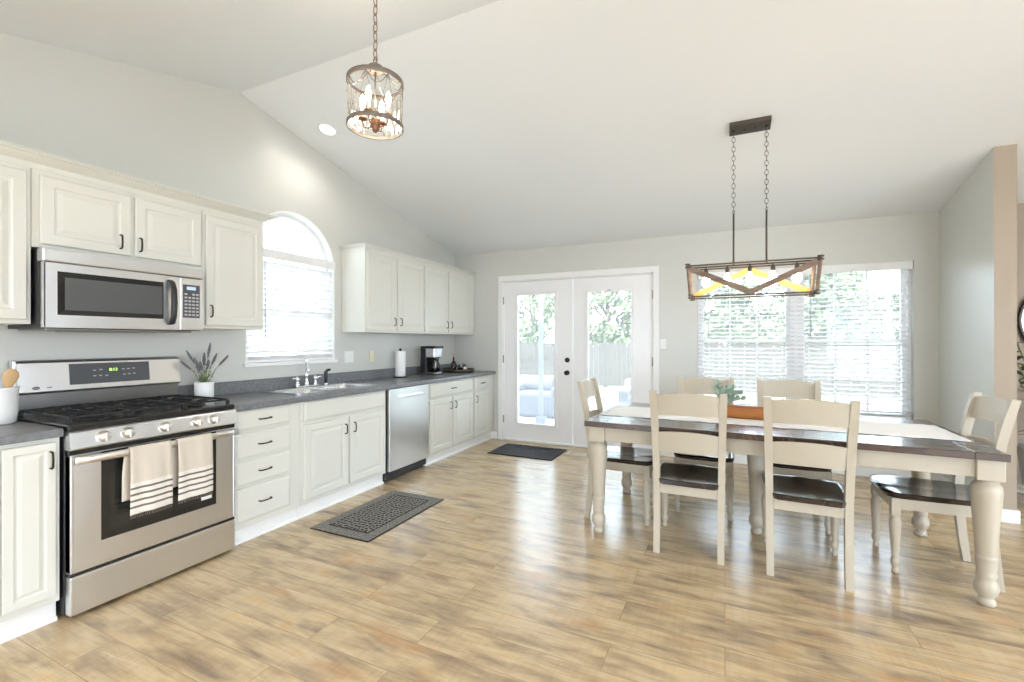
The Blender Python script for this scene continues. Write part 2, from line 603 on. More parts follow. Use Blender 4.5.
M_floor = plank_mat('light_oak_vinyl_plank', 0.18, 1.22,
                    [(0.29, 0.215, 0.145), (0.43, 0.325, 0.205), (0.56, 0.425, 0.255), (0.63, 0.49, 0.305), (0.64, 0.45, 0.24)], 0.24, 0.04, grain_dark=0.6)
M_walnut = plank_mat('dark_walnut_top', 0.14, 3.0,
                     [(0.035, 0.020, 0.014), (0.065, 0.035, 0.024), (0.10, 0.055, 0.038)], 0.26, 0.10, gap=0.003, coat=0.4, grain_dark=0.4, blotch=False)
M_seat = mat('dark_glossy_seat_wood', (0.016, 0.010, 0.009), 0.15, noise=(5, (0.045, 0.028, 0.022), 0.6), stretch=(1.5, 0.4, 1), bump=(7, 0.25), coat=0.5)

def rug_mat():
    m, n, b = newmat('patterned_rug')
    N, L = n.nodes.new, n.links.new
    tc = N('ShaderNodeTexCoord')
    vo = N('ShaderNodeTexVoronoi'); vo.feature = 'DISTANCE_TO_EDGE'
    vo.inputs['Scale'].default_value = 30; vo.inputs['Randomness'].default_value = 0.55
    L(tc.outputs['Object'], vo.inputs['Vector'])
    rp = N('ShaderNodeValToRGB')
    rp.color_ramp.elements[0].position = 0.07; rp.color_ramp.elements[0].color = (0.30, 0.28, 0.24, 1)
    rp.color_ramp.elements[1].position = 0.15; rp.color_ramp.elements[1].color = (0.028, 0.028, 0.03, 1)
    L(vo.outputs['Distance'], rp.inputs[0])
    L(rp.outputs[0], b.inputs['Base Color'])
    b.inputs['Roughness'].default_value = 0.95
    return m
M_rugf = rug_mat()
M_rugb = mat('rug_speckled_border', (0.075, 0.075, 0.07), 0.95, noise=(90, (0.36, 0.34, 0.30), 0.9), bump=(300, 0.4))

# ------------------------------------------------------------------ room shell
XL, XR, YB = -3.45, 1.79, 5.48
YR = -3.0
XF = 5.4
RY, RZ = 2.33, 3.27
def ceil_z(y):
    if y >= RY: return RZ - (y - RY) * (RZ - 2.52) / (YB - RY)
    if y >= -0.7: return RZ - (RY - y) * 0.2525
    return RZ - (RY + 0.7) * 0.2525

MB_ = MB()
MB_.box(XL - 0.15, XF + 0.15, YR - 0.15, YB + 0.15, -0.15, 0.0)
struct(MB_, 'floor', M_floor)
mb = MB()
prof = [(YR - 0.15, ceil_z(YR)), (-0.7, ceil_z(-0.7)), (RY, RZ), (YB + 0.15, ceil_z(YB + 0.15)), (YB + 0.15, 3.6), (YR - 0.15, 3.6)]
mb.slab(prof, [], lambda a, b, d: (d, a, b), XL - 0.15, XF + 0.15)
struct(mb, 'ceiling', M_ceil)

# left wall with the arched opening
WY, WR, WZ0, WSP = 2.83, 0.455, 1.14, 2.0
arch = [(WY - WR, WZ0), (WY + WR, WZ0)] + [(WY + WR * math.cos(a), WSP + WR * math.sin(a)) for a in [PI * k / 24 for k in range(25)]]
mb = MB()
ow = [(YR - 0.15, 0), (YB + 0.15, 0), (YB + 0.15, 2.54), (RY, RZ + .04), (-0.7, ceil_z(-0.7) + .04), (YR - 0.15, ceil_z(YR) + .04)]
mb.slab(ow, [arch], lambda a, b, d: (d, a, b), XL - 0.15, XL)
struct(mb, 'wall_left', M_wall)

# back wall with door and window openings
DX0, DX1, DZ1 = -2.70, -0.75, 2.12
BX0, BX1, BZ0, BZ1 = -0.28, 1.61, 0.57, 2.08
mb = MB()
mb.slab([(XL - .15, -0.02), (DX0, -0.02), (DX0, DZ1), (DX1, DZ1), (DX1, -0.02), (1.85, -0.02), (1.85, 2.56), (XL - .15, 2.56)],
        [[(BX0, BZ0), (BX1, BZ0), (BX1, BZ1), (BX0, BZ1)]], lambda a, b, d: (a, d, b), YB, YB + 0.15)
struct(mb, 'wall_back', M_wall)
mb = MB(); mb.box(1.85, XF + .15, YB, YB + .15, -0.02, 2.56)
struct(mb, 'wall_back_hall', M_tan)
# wing wall on the right; warm light on its end face is put into the colour
mb = MB()
def cz(y): return ceil_z(y) + 0.03
rings = [[(XR, 4.53, 0), (XR, 4.53, cz(4.53)), (XR, YB, cz(YB)), (XR, YB, 0)],
         [(XR + .123, 4.53, 0), (XR + .123, 4.53, cz(4.53)), (XR + .123, YB, cz(YB)), (XR + .123, YB, 0)]]
mb.loft(rings, smooth=False)
o = struct(mb, 'wall_right', [M_wall, M_tan])
for p in o.data.polygons:
    if p.normal.y < -0.9 or p.normal.x > 0.9: p.material_index = 1
# unseen far side of the open plan; wall openings added for soft fill daylight
mb = MB()
mb.slab([(YR - .15, 0), (YB + .15, 0), (YB + .15, RZ + .1), (YR - .15, RZ + .1)], [[(-2.0, .1), (2.4, .1), (2.4, 2.42), (-2.0, 2.42)]], lambda a, b, d: (d, a, b), XF, XF + .15)
struct(mb, 'wall_hall_right', M_wall)
mb = MB()
mb.slab([(XL - .15, 0), (XF + .15, 0), (XF + .15, 2.55), (XL - .15, 2.55)],
        [[(-2.6, 0.3), (-0.9, 0.3), (-0.9, 2.3), (-2.6, 2.3)], [(2.4, 0.3), (4.4, 0.3), (4.4, 2.3), (2.4, 2.3)]],
        lambda a, b, d: (a, d, b), YR - .15, YR)
struct(mb, 'wall_rear', M_wall)

# baseboards
mb = MB()
mb.box(-2.90, -2.785, YB - .014, YB, 0, .095, .004); mb.box(-0.715, XR, YB - .014, YB, 0, .095, .004)
struct(mb, 'baseboard_back', M_trim)
mb = MB()
mb.box(XR - .014, XR, 4.53 - .014, YB - .014, 0, .095, .004); mb.box(XR, XR + .137, 4.516, 4.53, 0, .095, .004)
mb.box(XR + .123, XR + .137, 4.53, YB - .014, 0, .095, .004)
struct(mb, 'baseboard_right', M_trim)
mb = MB(); mb.box(XR + .137, XF, YB - .014, YB, 0, .095, .004)
struct(mb, 'baseboard_hall', M_trim)

# ---------------------------------------------------------------- french door
def casing():
    mb = MB()
    w = .064
    for x0, x1 in ((DX0 - w, DX0 + .005), (DX1 - .005, DX1 + w)):
        mb.box(x0, x1, YB - .018, YB + .01, 0, DZ1 - .004, .004)
    mb.box(DX0 - w, DX1 + w, YB - .018, YB + .01, DZ1 - .004, DZ1 + .068, .004)
    # jambs and sill
    mb.box(DX0, DX0 + .02, YB, YB + .15, 0, DZ1); mb.box(DX1 - .02, DX1, YB, YB + .15, 0, DZ1)
    mb.box(DX0, DX1, YB, YB + .15, DZ1 - .015, DZ1); mb.box(DX0, DX1, YB - .0, YB + .15, 0, .022, .003)
    return mb
struct(casing(), 'trim_1', M_trim)

def door_leaf(name, x0, x1, gx0, gx1, gz0, gz1, hinge_x, knob):
    yf, yb = YB + .012, YB + .055
    mb = MB()
    mb.slab([(x0, .028), (x1, .028), (x1, DZ1 - .018), (x0, DZ1 - .018)], [[(gx0, gz0), (gx1, gz0), (gx1, gz1), (gx0, gz1)]],
            lambda a, b, d: (a, d, b), yf, yb)
    leaf = struct(mb, name, M_vinyl)
    mb = MB()
    f = .032
    for a0, a1, b0, b1 in ((gx0 - f, gx0 + .008, gz0 - f, gz1 + f), (gx1 - .008, gx1 + f, gz0 - f, gz1 + f), (gx0, gx1, gz0 - f, gz0 + .008), (gx0, gx1, gz1 - .008, gz1 + f)):
        mb.box(a0, a1, yf - .014, yf + .002, b0, b1, .005)
    mb.build('glass_frame', M_vinyl, leaf)
    mb = MB(); mb.box(gx0, gx1, yf + .018, yf + .024, gz0, gz1)
    mb.build('pane', M_glass, leaf)
    mb = MB()
    for z in (.28, 1.08, 1.86):
        mb.box(hinge_x - .008, hinge_x + .008, yf - .016, yf + .004, z - .045, z + .045, .002)
        mb.lathe([(.006, -.05), (.008, -.048), (.008, .048), (.006, .05)], (hinge_x, yf - .016, z), 8)
    mb.build('hinge', M_brass, leaf)
    if knob:
        mb = MB()
        mb.lathe([(.031, 0), (.031, -.008), (.012, -.012), (.012, -.028), (.024, -.034), (.030, -.048), (.024, -.062), (.008, -.066)], (-1.80, yf, .92), 20, axis='y')
        mb.build('door_knob', M_pull, leaf)
        mb = MB()
        mb.lathe([(.031, 0), (.031, -.010), (.026, -.016), (.01, -.017)], (-1.80, yf, 1.08), 20, axis='y')
        mb.box(-1.806, -1.794, yf - .03, yf - .014, 1.062, 1.098, .002)
        mb.build('deadbolt', M_pull, leaf)
    else:
        mb = MB()
        mb.box(-1.29, -1.25, yf - .02, yf - .012, gz1 + .004, gz1 + .016, .002)
        mb.build('blind_slider', M_greyglaze, leaf)
    return leaf
door_leaf('door_1', -2.68, -1.732, -2.49, -1.965, .235, 1.925, -2.69, True)
door_leaf('door_2', -1.724, -0.77, -1.535, -1.005, .235, 1.925, -0.76, False)

# ---------------------------------------------------------------- dining window
def sash(mb, x0, x1, z0, z1, y, fr=.04, cols=3, rows=2):
    mb.slab([(x0, z0), (x1, z0), (x1, z1), (x0, z1)], [[(x0 + fr, z0 + fr), (x1 - fr, z0 + fr), (x1 - fr, z1 - fr), (x0 + fr, z1 - fr)]], lambda a, b, d: (a, d, b), y, y + .03)
    for k in range(1, cols):
        x = x0 + fr + (x1 - x0 - 2 * fr) * k / cols
        mb.box(x - .009, x + .009, y + .008, y + .022, z0 + fr, z1 - fr)
    for k in range(1, rows):
        z = z0 + fr + (z1 - z0 - 2 * fr) * k / rows
        mb.box(x0 + fr, x1 - fr, y + .009, y + .021, z - .009, z + .009)
mb = MB()
xm = (BX0 + BX1) / 2
mb.slab([(BX0, BZ0), (BX1, BZ0), (BX1, BZ1), (BX0, BZ1)], [[(BX0 + .025, BZ0 + .025), (xm - .045, BZ0 + .025), (xm - .045, BZ1 - .025), (BX0 + .025, BZ1 - .025)], [(xm + .045, BZ0 + .025), (BX1 - .025, BZ0 + .025), (BX1 - .025, BZ1 - .025), (xm + .045, BZ1 - .025)]],
        lambda a, b, d: (a, d, b), YB + .07, YB + .15)
win = struct(mb, 'window_1', M_vinyl)
mb = MB()
for a, b in ((BX0 + .025, xm - .045), (xm + .045, BX1 - .025)):
    sash(mb, a, b, BZ0 + .025, 1.34, YB + .085)
    sash(mb, a, b, 1.30, BZ1 - .025, YB + .115)
mb.build('window_sash', M_vinyl, win)
mb = MB()
for a, b in ((BX0 + .05, xm - .07), (xm + .07, BX1 - .05)):
    mb.box(a, b, YB + .098, YB + .101, BZ0 + .05, 1.32); mb.box(a, b, YB + .128, YB + .131, 1.32, BZ1 - .05)
mb.build('pane', M_glass, win)
mb = MB()
mb.box(BX0 - .03, BX1 + .03, YB - .03, YB + .07, BZ0 - .022, BZ0 + .0, .004)
mb.box(BX0 - .02, BX1 + .02, YB - .012, YB, BZ0 - .075, BZ0 - .022, .003)
mb.build('window_sill', M_trim, win)

def blind(name, label, axis, a0, a1, z0, z1, dpt, tilt, group, face=0.0, pitch=.044, wands=(), valance=True):
    """axis 'x': hangs across x at y=dpt; axis 'y': hangs across y at x=dpt"""
    P = (lambda a, d, z: (a, dpt + d, z)) if axis == 'x' else (lambda a, d, z: (dpt - d, a, z))
    def bx(m_, p0, p1, q0, q1, r0, r1, bev=0.0):
        A, B = P(p0, q0, r0), P(p1, q1, r1)
        m_.box(min(A[0], B[0]), max(A[0], B[0]), min(A[1], B[1]), max(A[1], B[1]), r0, r1, bev)
    base = P((a0 + a1) / 2, 0, z0)
    t = thing(name, label, 'window blind', base, 0, group)
    mb = MB()
    z = z0 + .035
    top = z1 - .07
    w = .05
    while z < top:
        pr = []
        for k in range(5):
            s_ = (k - 2) / 2
            d = s_ * w / 2 * math.cos(tilt)
            h = s_ * w / 2 * math.sin(tilt) + .003 * (1 - s_ * s_)
            pr.append((d, h))
        up = [P(a0 + .006, d, z + h + .0012) for d, h in pr]; dn = [P(a0 + .006, d, z + h - .0012) for d, h in pr[::-1]]
        up2 = [P(a1 - .006, d, z + h + .0012) for d, h in pr]; dn2 = [P(a1 - .006, d, z + h - .0012) for d, h in pr[::-1]]
        mb.loft([up + dn, up2 + dn2], smooth=False)
        z += pitch
    mb.build('slats', M_slat, t)
    mb = MB(); bx(mb, a0 + .004, a1 - .004, -.028, .028, z0, z0 + .018, .004); mb.build('bottom_rail', M_slat, t)
    mb = MB(); bx(mb, a0 + .002, a1 - .002, -.028, .028, z1 - .05, z1, .002); mb.build('head_rail', M_slat, t)
    if valance:
        mb = MB(); bx(mb, a0 - .0, a1 + .0, -.052, -.032, z1 - .075, z1 + .004, .006)
        mb.build('valance', M_slat, t)
    mb = MB()
    n = 3 if a1 - a0 > .7 else 2
    for k in range(n):
        a = a0 + (a1 - a0) * (.12 + .76 * k / (n - 1))
        for d in (-.026, .026):
            p, q = P(a, d, z0 + .01), P(a, d, z1 - .04)
            mb.tube([p, q], .0012, 4)
    mb.build('ladder_cord', M_slat, t)
    for a in wands:
        mb = MB(); p, q = P(a, -.05, z1 - .07), P(a + .003, -.055, z1 - .73)
        mb.tube([p, q], .004, 6); mb.build('tilt_wand', M_greyglaze, t)
    return t
blind('window_blind', 'white slatted blind on the left half of the dining window, behind the long light fixture', 'x', BX0 + .008, xm - .006, BZ0 + .012, BZ1 - .006, YB + .042, .2, None, wands=(BX0 + .11,))
blind('window_blind', 'white slatted blind on the right half of the dining window, by the wing wall', 'x', xm + .006, BX1 - .008, BZ0 + .012, BZ1 - .006, YB + .042, .2, None, wands=(xm + .12,))

# ---------------------------------------------------------------- arched kitchen window
arc2 = lambda r, n=24: [(WY + r * math.cos(PI * k / n), WSP + r * math.sin(PI * k / n)) for k in range(n + 1)]
mb = MB()
inn = [(WY - WR + .045, WZ0 + .04), (WY + WR - .045, WZ0 + .04)] + arc2(WR - .045)
mb.slab(arch, [inn], lambda a, b, d: (d, a, b), XL - .15, XL - .07)
mb.box(XL - .13, XL - .085, WY - WR + .03, WY + WR - .03, WSP - .05, WSP + .0)
win2 = struct(mb, 'window_2', M_vinyl)
mb = MB()
mb.box(XL - .125, XL - .09, WY - WR + .045, WY + WR - .045, 1.53, 1.57)
for k in (1, 2):
    y = WY - .41 + .82 * k / 3
    mb.box(XL - .115, XL - .10, y - .009, y + .009, WZ0 + .04, WSP)
for a in (60, 120):
    mb.beam((XL - .108, WY + .13 * math.cos(math.radians(a)), WSP + .13 * math.sin(math.radians(a))), (XL - .108, WY + .42 * math.cos(math.radians(a)), WSP + .42 * math.sin(math.radians(a))), .018, .014)
mb.build('window_sash', M_vinyl, win2)
mb = MB()
mb.slab([(WY - WR + .03, WZ0 + .03), (WY + WR - .03, WZ0 + .03)] + arc2(WR - .03), [], lambda a, b, d: (d, a, b), XL - .110, XL - .107)
mb.build('pane', M_glass, win2)
mb = MB()
mb.box(XL - .07, XL + .028, WY - WR - .02, WY + WR + .02, WZ0 - .028, WZ0, .006)
mb.build('window_sill', M_trim, win2)
mb = MB()
mb.slab(arch, [[(WY - WR + .014, WZ0 + .002), (WY + WR - .014, WZ0 + .002)] + arc2(WR - .014)], lambda a, b, d: (d, a, b), XL - .07, XL + .003)
struct(mb, 'trim_2', M_trim)
blind('window_blind', 'white slatted blind below the arched top of the window over the sink', 'y', WY - WR + .006, WY + WR - .006, WZ0 + .004, 2.085, XL - .030, -.72, None, wands=(WY - .30,))

# ================================================================ kitchen run
XD = -2.84          # face-frame plane of the base cabinets
XU = -3.14          # face-frame plane of the wall cabinets
def door_prof(xb, t=.019):
    xf = xb + t
    return [(0, xb), (0, xf - .005), (.005, xf), (.050, xf), (.056, xf - .006), (.064, xf - .007), (.088, xf - .001), (.092, xf - .001)]
def drawer_prof(xb, t=.019):
    xf = xb + t
    return [(0, xb), (0, xf - .008), (.004, xf - .005), (.010, xf - .004), (.016, xf), (.02, xf)]
def pull(parent, x, y, z, vertical=True, L=.076):
    mb = MB()
    h = L / 2
    pts = []
    for s_, o_ in ((-1, 0), (-1, .016), (-.86, .024), (0, .027), (.86, .024), (1, .016), (1, 0)):
        pts.append((x + o_, y, z + s_ * h) if vertical else (x + o_, y + s_ * h, z))
    mb.tube(pts, .0046, 6)
    mb.build('handle', M_pull, parent)
def cab_door(root, y0, y1, z0, z1, xb, hy=None, hz=None):
    k = min(1, (y1 - y0) / .26)
    mb = MB(); mb.panel_x(y0, y1, z0, z1, [(i * k, x) for i, x in door_prof(xb)])
    d = mb.build('door', M_cab, root)
    if hy is not None: pull(d, xb + .019, hy, hz)
    return d
def cab_drawer(root, y0, y1, z0, z1, xb, name='drawer', L=.085, handle=True):
    mb = MB(); mb.panel_x(y0, y1, z0, z1, drawer_prof(xb))
    d = mb.build(name, M_cab, root)
    if handle: pull(d, xb + .019, (y0 + y1) / 2, (z0 + z1) / 2, False, L)
    return d
def base_cab(y0, y1, label, sink=False):
    t = thing('base_cabinet', label, 'cabinet', (XL + .3, (y0 + y1) / 2, 0), 0, 'ivory base cabinets')
    mb = MB()
    if sink:
        mb.box(XL + .003, XD, y0, y1, .10, .735); mb.box(XD - .02, XD, y0, y1, .735, .868)
        mb.box(XL + .003, XD - .02, y0, y0 + .018, .735, .868); mb.box(XL + .003, XD - .02, y1 - .018, y1, .735, .868)
    else: mb.box(XL + .003, XD, y0, y1, .10, .868)
    mb.build('cabinet_body', M_cab, t)
    mb = MB(); mb.box(XL + .05, XD - .045, y0, y1, 0, .10)
    mb.box(XD - .045, XD - .033, y0, y1, 0, .098, .002)
    mb.loft([[(XD - .033, y, 0), (XD - .018, y, 0), (XD - .019, y, .012), (XD - .026, y, .019), (XD - .033, y, .020)] for y in (y0, y1)], smooth=False)
    mb.build('toe_kick', M_trim, t)
    return t
t = base_cab(.30, 1.038, 'ivory base cabinet left of the stove, cut by the left edge of the picture')
cab_door(t, .845, 1.022, .135, .85, XD, 1.000, .77)
cab_door(t, .34, .835, .135, .85, XD)
t = base_cab(1.866, 2.375, 'ivory base cabinet with a stack of four drawers, right of the stove')
for z0, z1 in ((.737, .868), (.553, .722), (.380, .539), (.143, .366)): cab_drawer(t, 1.875, 2.285, z0 - .002, z1 - .004, XD)
t = base_cab(2.377, 3.312, 'wide ivory base cabinet with two doors and a false front below the sink', True)
cab_drawer(t, 2.405, 3.290, .718, .862, XD, 'false_front', handle=False)
cab_door(t, 2.405, 2.842, .135, .695, XD, 2.800, .600)
cab_door(t, 2.856, 3.290, .135, .695, XD, 2.898, .600)
t = base_cab(3.958, 4.915, 'ivory base cabinet with one wide drawer over two doors, right of the dishwasher')
cab_drawer(t, 3.985, 4.895, .705, .862, XD)
cab_door(t, 3.985, 4.425, .125, .682, XD, 4.385, .592)
cab_door(t, 4.440, 4.895, .125, .682, XD, 4.480, .592)
t = base_cab(4.917, YB - .004, 'narrow ivory base cabinet in the far corner, nearest the french doors')
cab_drawer(t, 4.935, 5.345, .705, .862, XD)
cab_door(t, 4.935, 5.345, .125, .682, XD, 4.972, .592)

# worktops
def worktop(y0, y1, label, hole=None, corner=False):
    z0, z1 = .872, .912
    t = thing('countertop', label, 'countertop', (XL + .3, (y0 + y1) / 2, z0), 0, None)
    mb = MB()
    x1 = -2.806
    if hole:
        hx0, hx1, hy0, hy1 = hole
        mb.box(XL + .003, hx0, y0, y1, z0, z1, .0); mb.box(hx1, x1 - .012, y0, y1, z0, z1)
        mb.box(hx0, hx1, y0, hy0, z0, z1); mb.box(hx0, hx1, hy1, y1, z0, z1)
    else:
        mb.box(XL + .003, x1 - .012, y0, y1, z0, z1)
    # rounded front nosing
    r = []
    for y in (y0, y1):
        r.append([(x1 - .012, y, z0), (x1 - .003, y, z0), (x1, y, z0 + .004), (x1, y, z1 - .010), (x1 - .003, y, z1 - .003), (x1 - .012, y, z1)])
    mb.loft(r, smooth=False)
    mb.build('worktop_slab', M_counter, t)
    mb = MB()
    mb.box(XL + .003, XL + .024, y0, y1, z1, z1 + .098, .004)
    if corner: mb.box(XL + .024, x1 - .004, y1 - .018, y1, z1, z1 + .006, .002)
    mb.build('backsplash', M_counter, t)
    return t
SK = (-3.375, -2.925, 2.44, 3.26)
worktop(.30, 1.040, 'grey laminate worktop left of the stove, carrying the white utensil crock')
worktop(1.862, YB - .004, 'long grey laminate worktop with low backsplash running from the stove to the far corner', SK)

# sink
t = thing('kitchen_sink', 'stainless steel double-bowl drop-in sink set in the grey worktop under the arched window', 'sink', (-3.15, 2.85, .912))
def bowl(mb, x0, x1, y0, y1, zt, dep):
    def rr(ix, z, r=.05, n=5):
        a0, a1, b0, b1 = x0 + ix, x1 - ix, y0 + ix, y1 - ix
        out = []
        for cx_, cy_, s in ((a1 - r, b1 - r, 0), (a0 + r, b1 - r, 1), (a0 + r, b0 + r, 2), (a1 - r, b0 + r, 3)):
            for k in range(n):
                an = (s + k / (n - 1)) * PI / 2
                out.append((cx_ + r * math.cos(an), cy_ + r * math.sin(an), z))
        return out
    mb.loft([rr(-.001, zt), rr(.004, zt - .004), rr(.008, zt - .02), rr(.02, zt - dep + .03), rr(.035, zt - dep)], False, True)
mb = MB()
bowls = [(-3.285, -2.955, 2.47, 2.84), (-3.285, -2.955, 2.87, 3.23)]
def rrect(x0, x1, y0, y1, r, n=5):
    out = []
    for cx_, cy_, s in ((x1 - r, y1 - r, 0), (x0 + r, y1 - r, 1), (x0 + r, y0 + r, 2), (x1 - r, y0 + r, 3)):
        for k in range(n):
            an = (s + k / (n - 1)) * PI / 2
            out.append((cx_ + r * math.cos(an), cy_ + r * math.sin(an)))
    return out
mb.slab(rrect(-3.395, -2.905, 2.42, 3.28, .03), [rrect(*b, .05) for b in bowls], lambda a, b, d: (a, b, d), .9135, .919)
mb.build('rim', M_sink, t)
for b in bowls:
    mb = MB(); bowl(mb, *b, .918, .17)
    bo = mb.build('bowl', M_sink, t)
    mb = MB(); cx_, cy_ = (b[0] + b[1]) / 2, (b[2] + b[3]) / 2
    mb.lathe([(.042, .752), (.040, .755), (.025, .753)], (cx_, cy_, 0), 16)
    mb.build('drain', M_chrome, bo)

FX = -3.335
t = thing('faucet', 'chrome two-handle faucet with a tall thin spout behind the sink bowls', 'faucet', (FX, 2.86, .919))
mb = MB(); mb.box(FX - .025, FX + .025, 2.74, 2.98, .919, .931, .006)
mb.build('deck_plate', M_chrome, t)
mb = MB()
mb.lathe([(.022, .93), (.02, .95), (.013, .965), (.011, 1.0), (.016, 1.012), (.016, 1.03), (.010, 1.04)], (FX, 2.86, 0), 14)
pts = [(FX + .82 * q, 2.86 - .57 * q, z) for q, z in ((0, 1.03), (.004, 1.07), (.02, 1.11), (.05, 1.135), (.09, 1.135), (.125, 1.11), (.14, 1.07), (.142, 1.05))]
mb.tube(pts, .009, 10)
mb.lathe([(.007, 1.03), (.006, 1.12), (.011, 1.135), (.012, 1.150), (.006, 1.175), (.002, 1.20)], (FX, 2.86, 0), 12)
mb.build('spout', M_chrome, t)
for y, sgn in ((2.765, -1), (2.955, 1)):
    mb = MB()
    mb.lathe([(.019, .93), (.020, .945), (.012, .955), (.011, .975), (.018, .985), (.018, .997), (.009, 1.006), (.005, 1.012)], (FX, y, 0), 14)
    mb.tube([(FX, y, .991), (FX + .01, y + sgn * .035, .996), (FX + .014, y + sgn * .055, 1.0)], [.007, .006, .008], 8)
    mb.tube([(FX - .02, y, .991), (FX + .03, y, .991)], .005, 8)
    mb.build('tap_handle', M_chrome, t)
t = thing('sink_sprayer', 'black side sprayer standing upright to the right of the faucet', 'sprayer', (FX, 3.075, .919))
mb = MB(); mb.lathe([(.020, .919), (.019, .930), (.012, .936)], (FX, 3.075, 0), 14); mb.build('collar', M_chrome, t)
mb = MB(); mb.lathe([(.011, .934), (.014, .95), (.017, 1.0), (.016, 1.03), (.012, 1.045)], (FX, 3.075, 0), 12)
mb.tube([(FX, 3.075, 1.035), (FX + .015, 3.08, 1.052), (FX + .04, 3.09, 1.056)], [.013, .013, .011], 8)
mb.build('spray_handle', M_plast, t)

# ---------------------------------------------------------------- wall cabinets
def wall_cab(y0, y1, z0, z1, label, grp='ivory wall cabinets'):
    t = thing('wall_cabinet', label, 'cabinet', (XL + .15, (y0 + y1) / 2, z0), 0, grp)
    mb = MB(); mb.box(XL + .003, XU, y0, y1, z0, z1, .002)
    mb.build('cabinet_body', M_cab, t)
    return t
t = wall_cab(.30, 1.040, 1.405, 2.185, 'ivory wall cabinet at the left edge of the picture, beside the microwave')
cab_door(t, .68, 1.022, 1.425, 2.160, XU)
cab_door(t, .32, .668, 1.425, 2.160, XU)
t = wall_cab(1.042, 1.860, 1.792, 2.185, 'short two-door ivory wall cabinet directly above the microwave')
cab_door(t, 1.070, 1.458, 1.812, 2.160, XU, 1.402, 1.885)
cab_door(t, 1.478, 1.848, 1.812, 2.160, XU, 1.498, 1.885)
t = wall_cab(1.862, 2.305, 1.405, 2.185, 'tall single-door ivory wall cabinet between the microwave and the arched window')
cab_door(t, 1.878, 2.290, 1.425, 2.160, XU, 1.905, 1.520)
t = wall_cab(3.370, 4.300, 1.405, 2.215, 'ivory two-door wall cabinet right of the arched window, above the paper towels')
cab_door(t, 3.392, 3.815, 1.425, 2.185, XU, 3.775, 1.520)
cab_door(t, 3.835, 4.282, 1.425, 2.185, XU, 3.875, 1.520)
t = wall_cab(4.302, YB - .004, 1.405, 2.215, 'ivory two-door wall cabinet in the far corner, above the coffee maker and tray')
cab_door(t, 4.315, 4.800, 1.425, 2.185, XU, 4.762, 1.520)
cab_door(t, 4.820, 5.320, 1.425, 2.185, XU, 4.858, 1.520)

def crown(y0, y1, z, big, label, ret0, ret1):
    h, p = (.075, .075) if big else (.042, .035)
    pr = [(0, 0), (.006, 0), (.006, .18), (.02, .24), (.03, .36), (.5, .62), (.66, .78), (.84, .80), (.84, .88), (1, .90), (1, 1), (0, 1)]
    pr = [(a * p, b * h) for a, b in pr]
    mb = MB()
    rings = []
    if ret0: rings.append([(XL + .003, y0 - a, z + b) for a, b in pr])
    rings.append([(XU + a, y0 - (a if ret0 else 0), z + b) for a, b in pr])
    rings.append([(XU + a, y1 + (a if ret1 else 0), z + b) for a, b in pr])
    if ret1: rings.append([(XL + .003, y1 + a, z + b) for a, b in pr])
    mb.loft(rings, smooth=False)
    return solo(mb, 'crown_moulding', M_cab, label, 'moulding', (XL + .1, (y0 + y1) / 2, z))
crown(.30, 2.305, 2.1855, True, 'deep stepped ivory crown moulding along the cabinets over the stove', False, True)
crown(3.370, YB - .004, 2.2155, False, 'thin ivory crown strip along the two wall cabinets by the far corner', True, False)

# ---------------------------------------------------------------- microwave
MX = -3.05
t = thing('microwave', 'stainless over-the-range microwave with black handle, hung over the stove', 'microwave', (-3.2, 1.42, 1.385))
y0, y1 = 1.052, 1.812
mb = MB(); mb.box(XL + .003, MX - .02, y0, y1, 1.385, 1.782, .003); mb.build('housing', M_plast, t)
mb = MB(); mb.box(MX - .06, MX + .004, y0 - .002, y1 + .002, 1.716, 1.784, .008); mb.build('vent_strip', M_steel, t)
mb = MB()
mb.slab([(y0, 1.388), (1.672, 1.388), (1.672, 1.713), (y0, 1.713)], [[(1.105, 1.452), (1.585, 1.452), (1.585, 1.672), (1.105, 1.672)]], lambda a, b, d: (d, a, b), MX - .02, MX + .006)
mb.box(MX - .02, MX + .006, y0 - .001, y0 + .012, 1.388, 1.713, .004)
d = mb.build('door', M_steel, t)
mb = MB(); mb.panel_x(1.105, 1.585, 1.452, 1.672, [(0, MX - .015), (0, MX + .004), (.030, MX + .002), (.031, MX + .002)])
mb.build('window_border', M_black, d)
mb = MB(); mb.box(MX + .001, MX + .0035, 1.135, 1.585, 1.478, 1.644); mb.build('window_screen', M_mwglass, d)
mb = MB()
hp = [(MX + .004, 1.618, 1.412), (MX + .030, 1.618, 1.425), (MX + .050, 1.618, 1.47), (MX + .056, 1.618, 1.55), (MX + .050, 1.618, 1.63), (MX + .030, 1.618, 1.675), (MX + .004, 1.618, 1.69)]
for a, b in zip(hp[:-1], hp[1:]): pass
mb.loft([[(p[0] + dx, p[1] + dy, p[2] + (0.006 if i in (0,) else 0)) for dx, dy in ((.008, .012), (-.006, .016), (-.010, 0), (-.006, -.016), (.008, -.012))] for i, p in enumerate(hp)])
mb.build('door_handle', M_plast, d)
mb = MB(); mb.box(MX - .02, MX + .006, 1.674, y1, 1.388, 1.713, .005); cp = mb.build('control_panel', M_steel, t)
mb = MB(); mb.box(MX + .005, MX + .008, 1.690, 1.790, 1.465, 1.672, .001); pk = mb.build('keypad', M_display, t)
mb = MB(); mb.box(MX + .008, MX + .0088, 1.712, 1.765, 1.640, 1.660); mb.build('clock_display', M_blue, pk)
for r in range(7):
    for c in range(4):
        if (r * 3 + c) % 5 == 4 and r > 4: continue
        yy = 1.699 + c * .0225; zz = 1.478 + r * .0215
        mb = MB(); mb.box(MX + .008, MX + .0092, yy, yy + .016, zz, zz + .011); mb.build('key', M_key, pk)
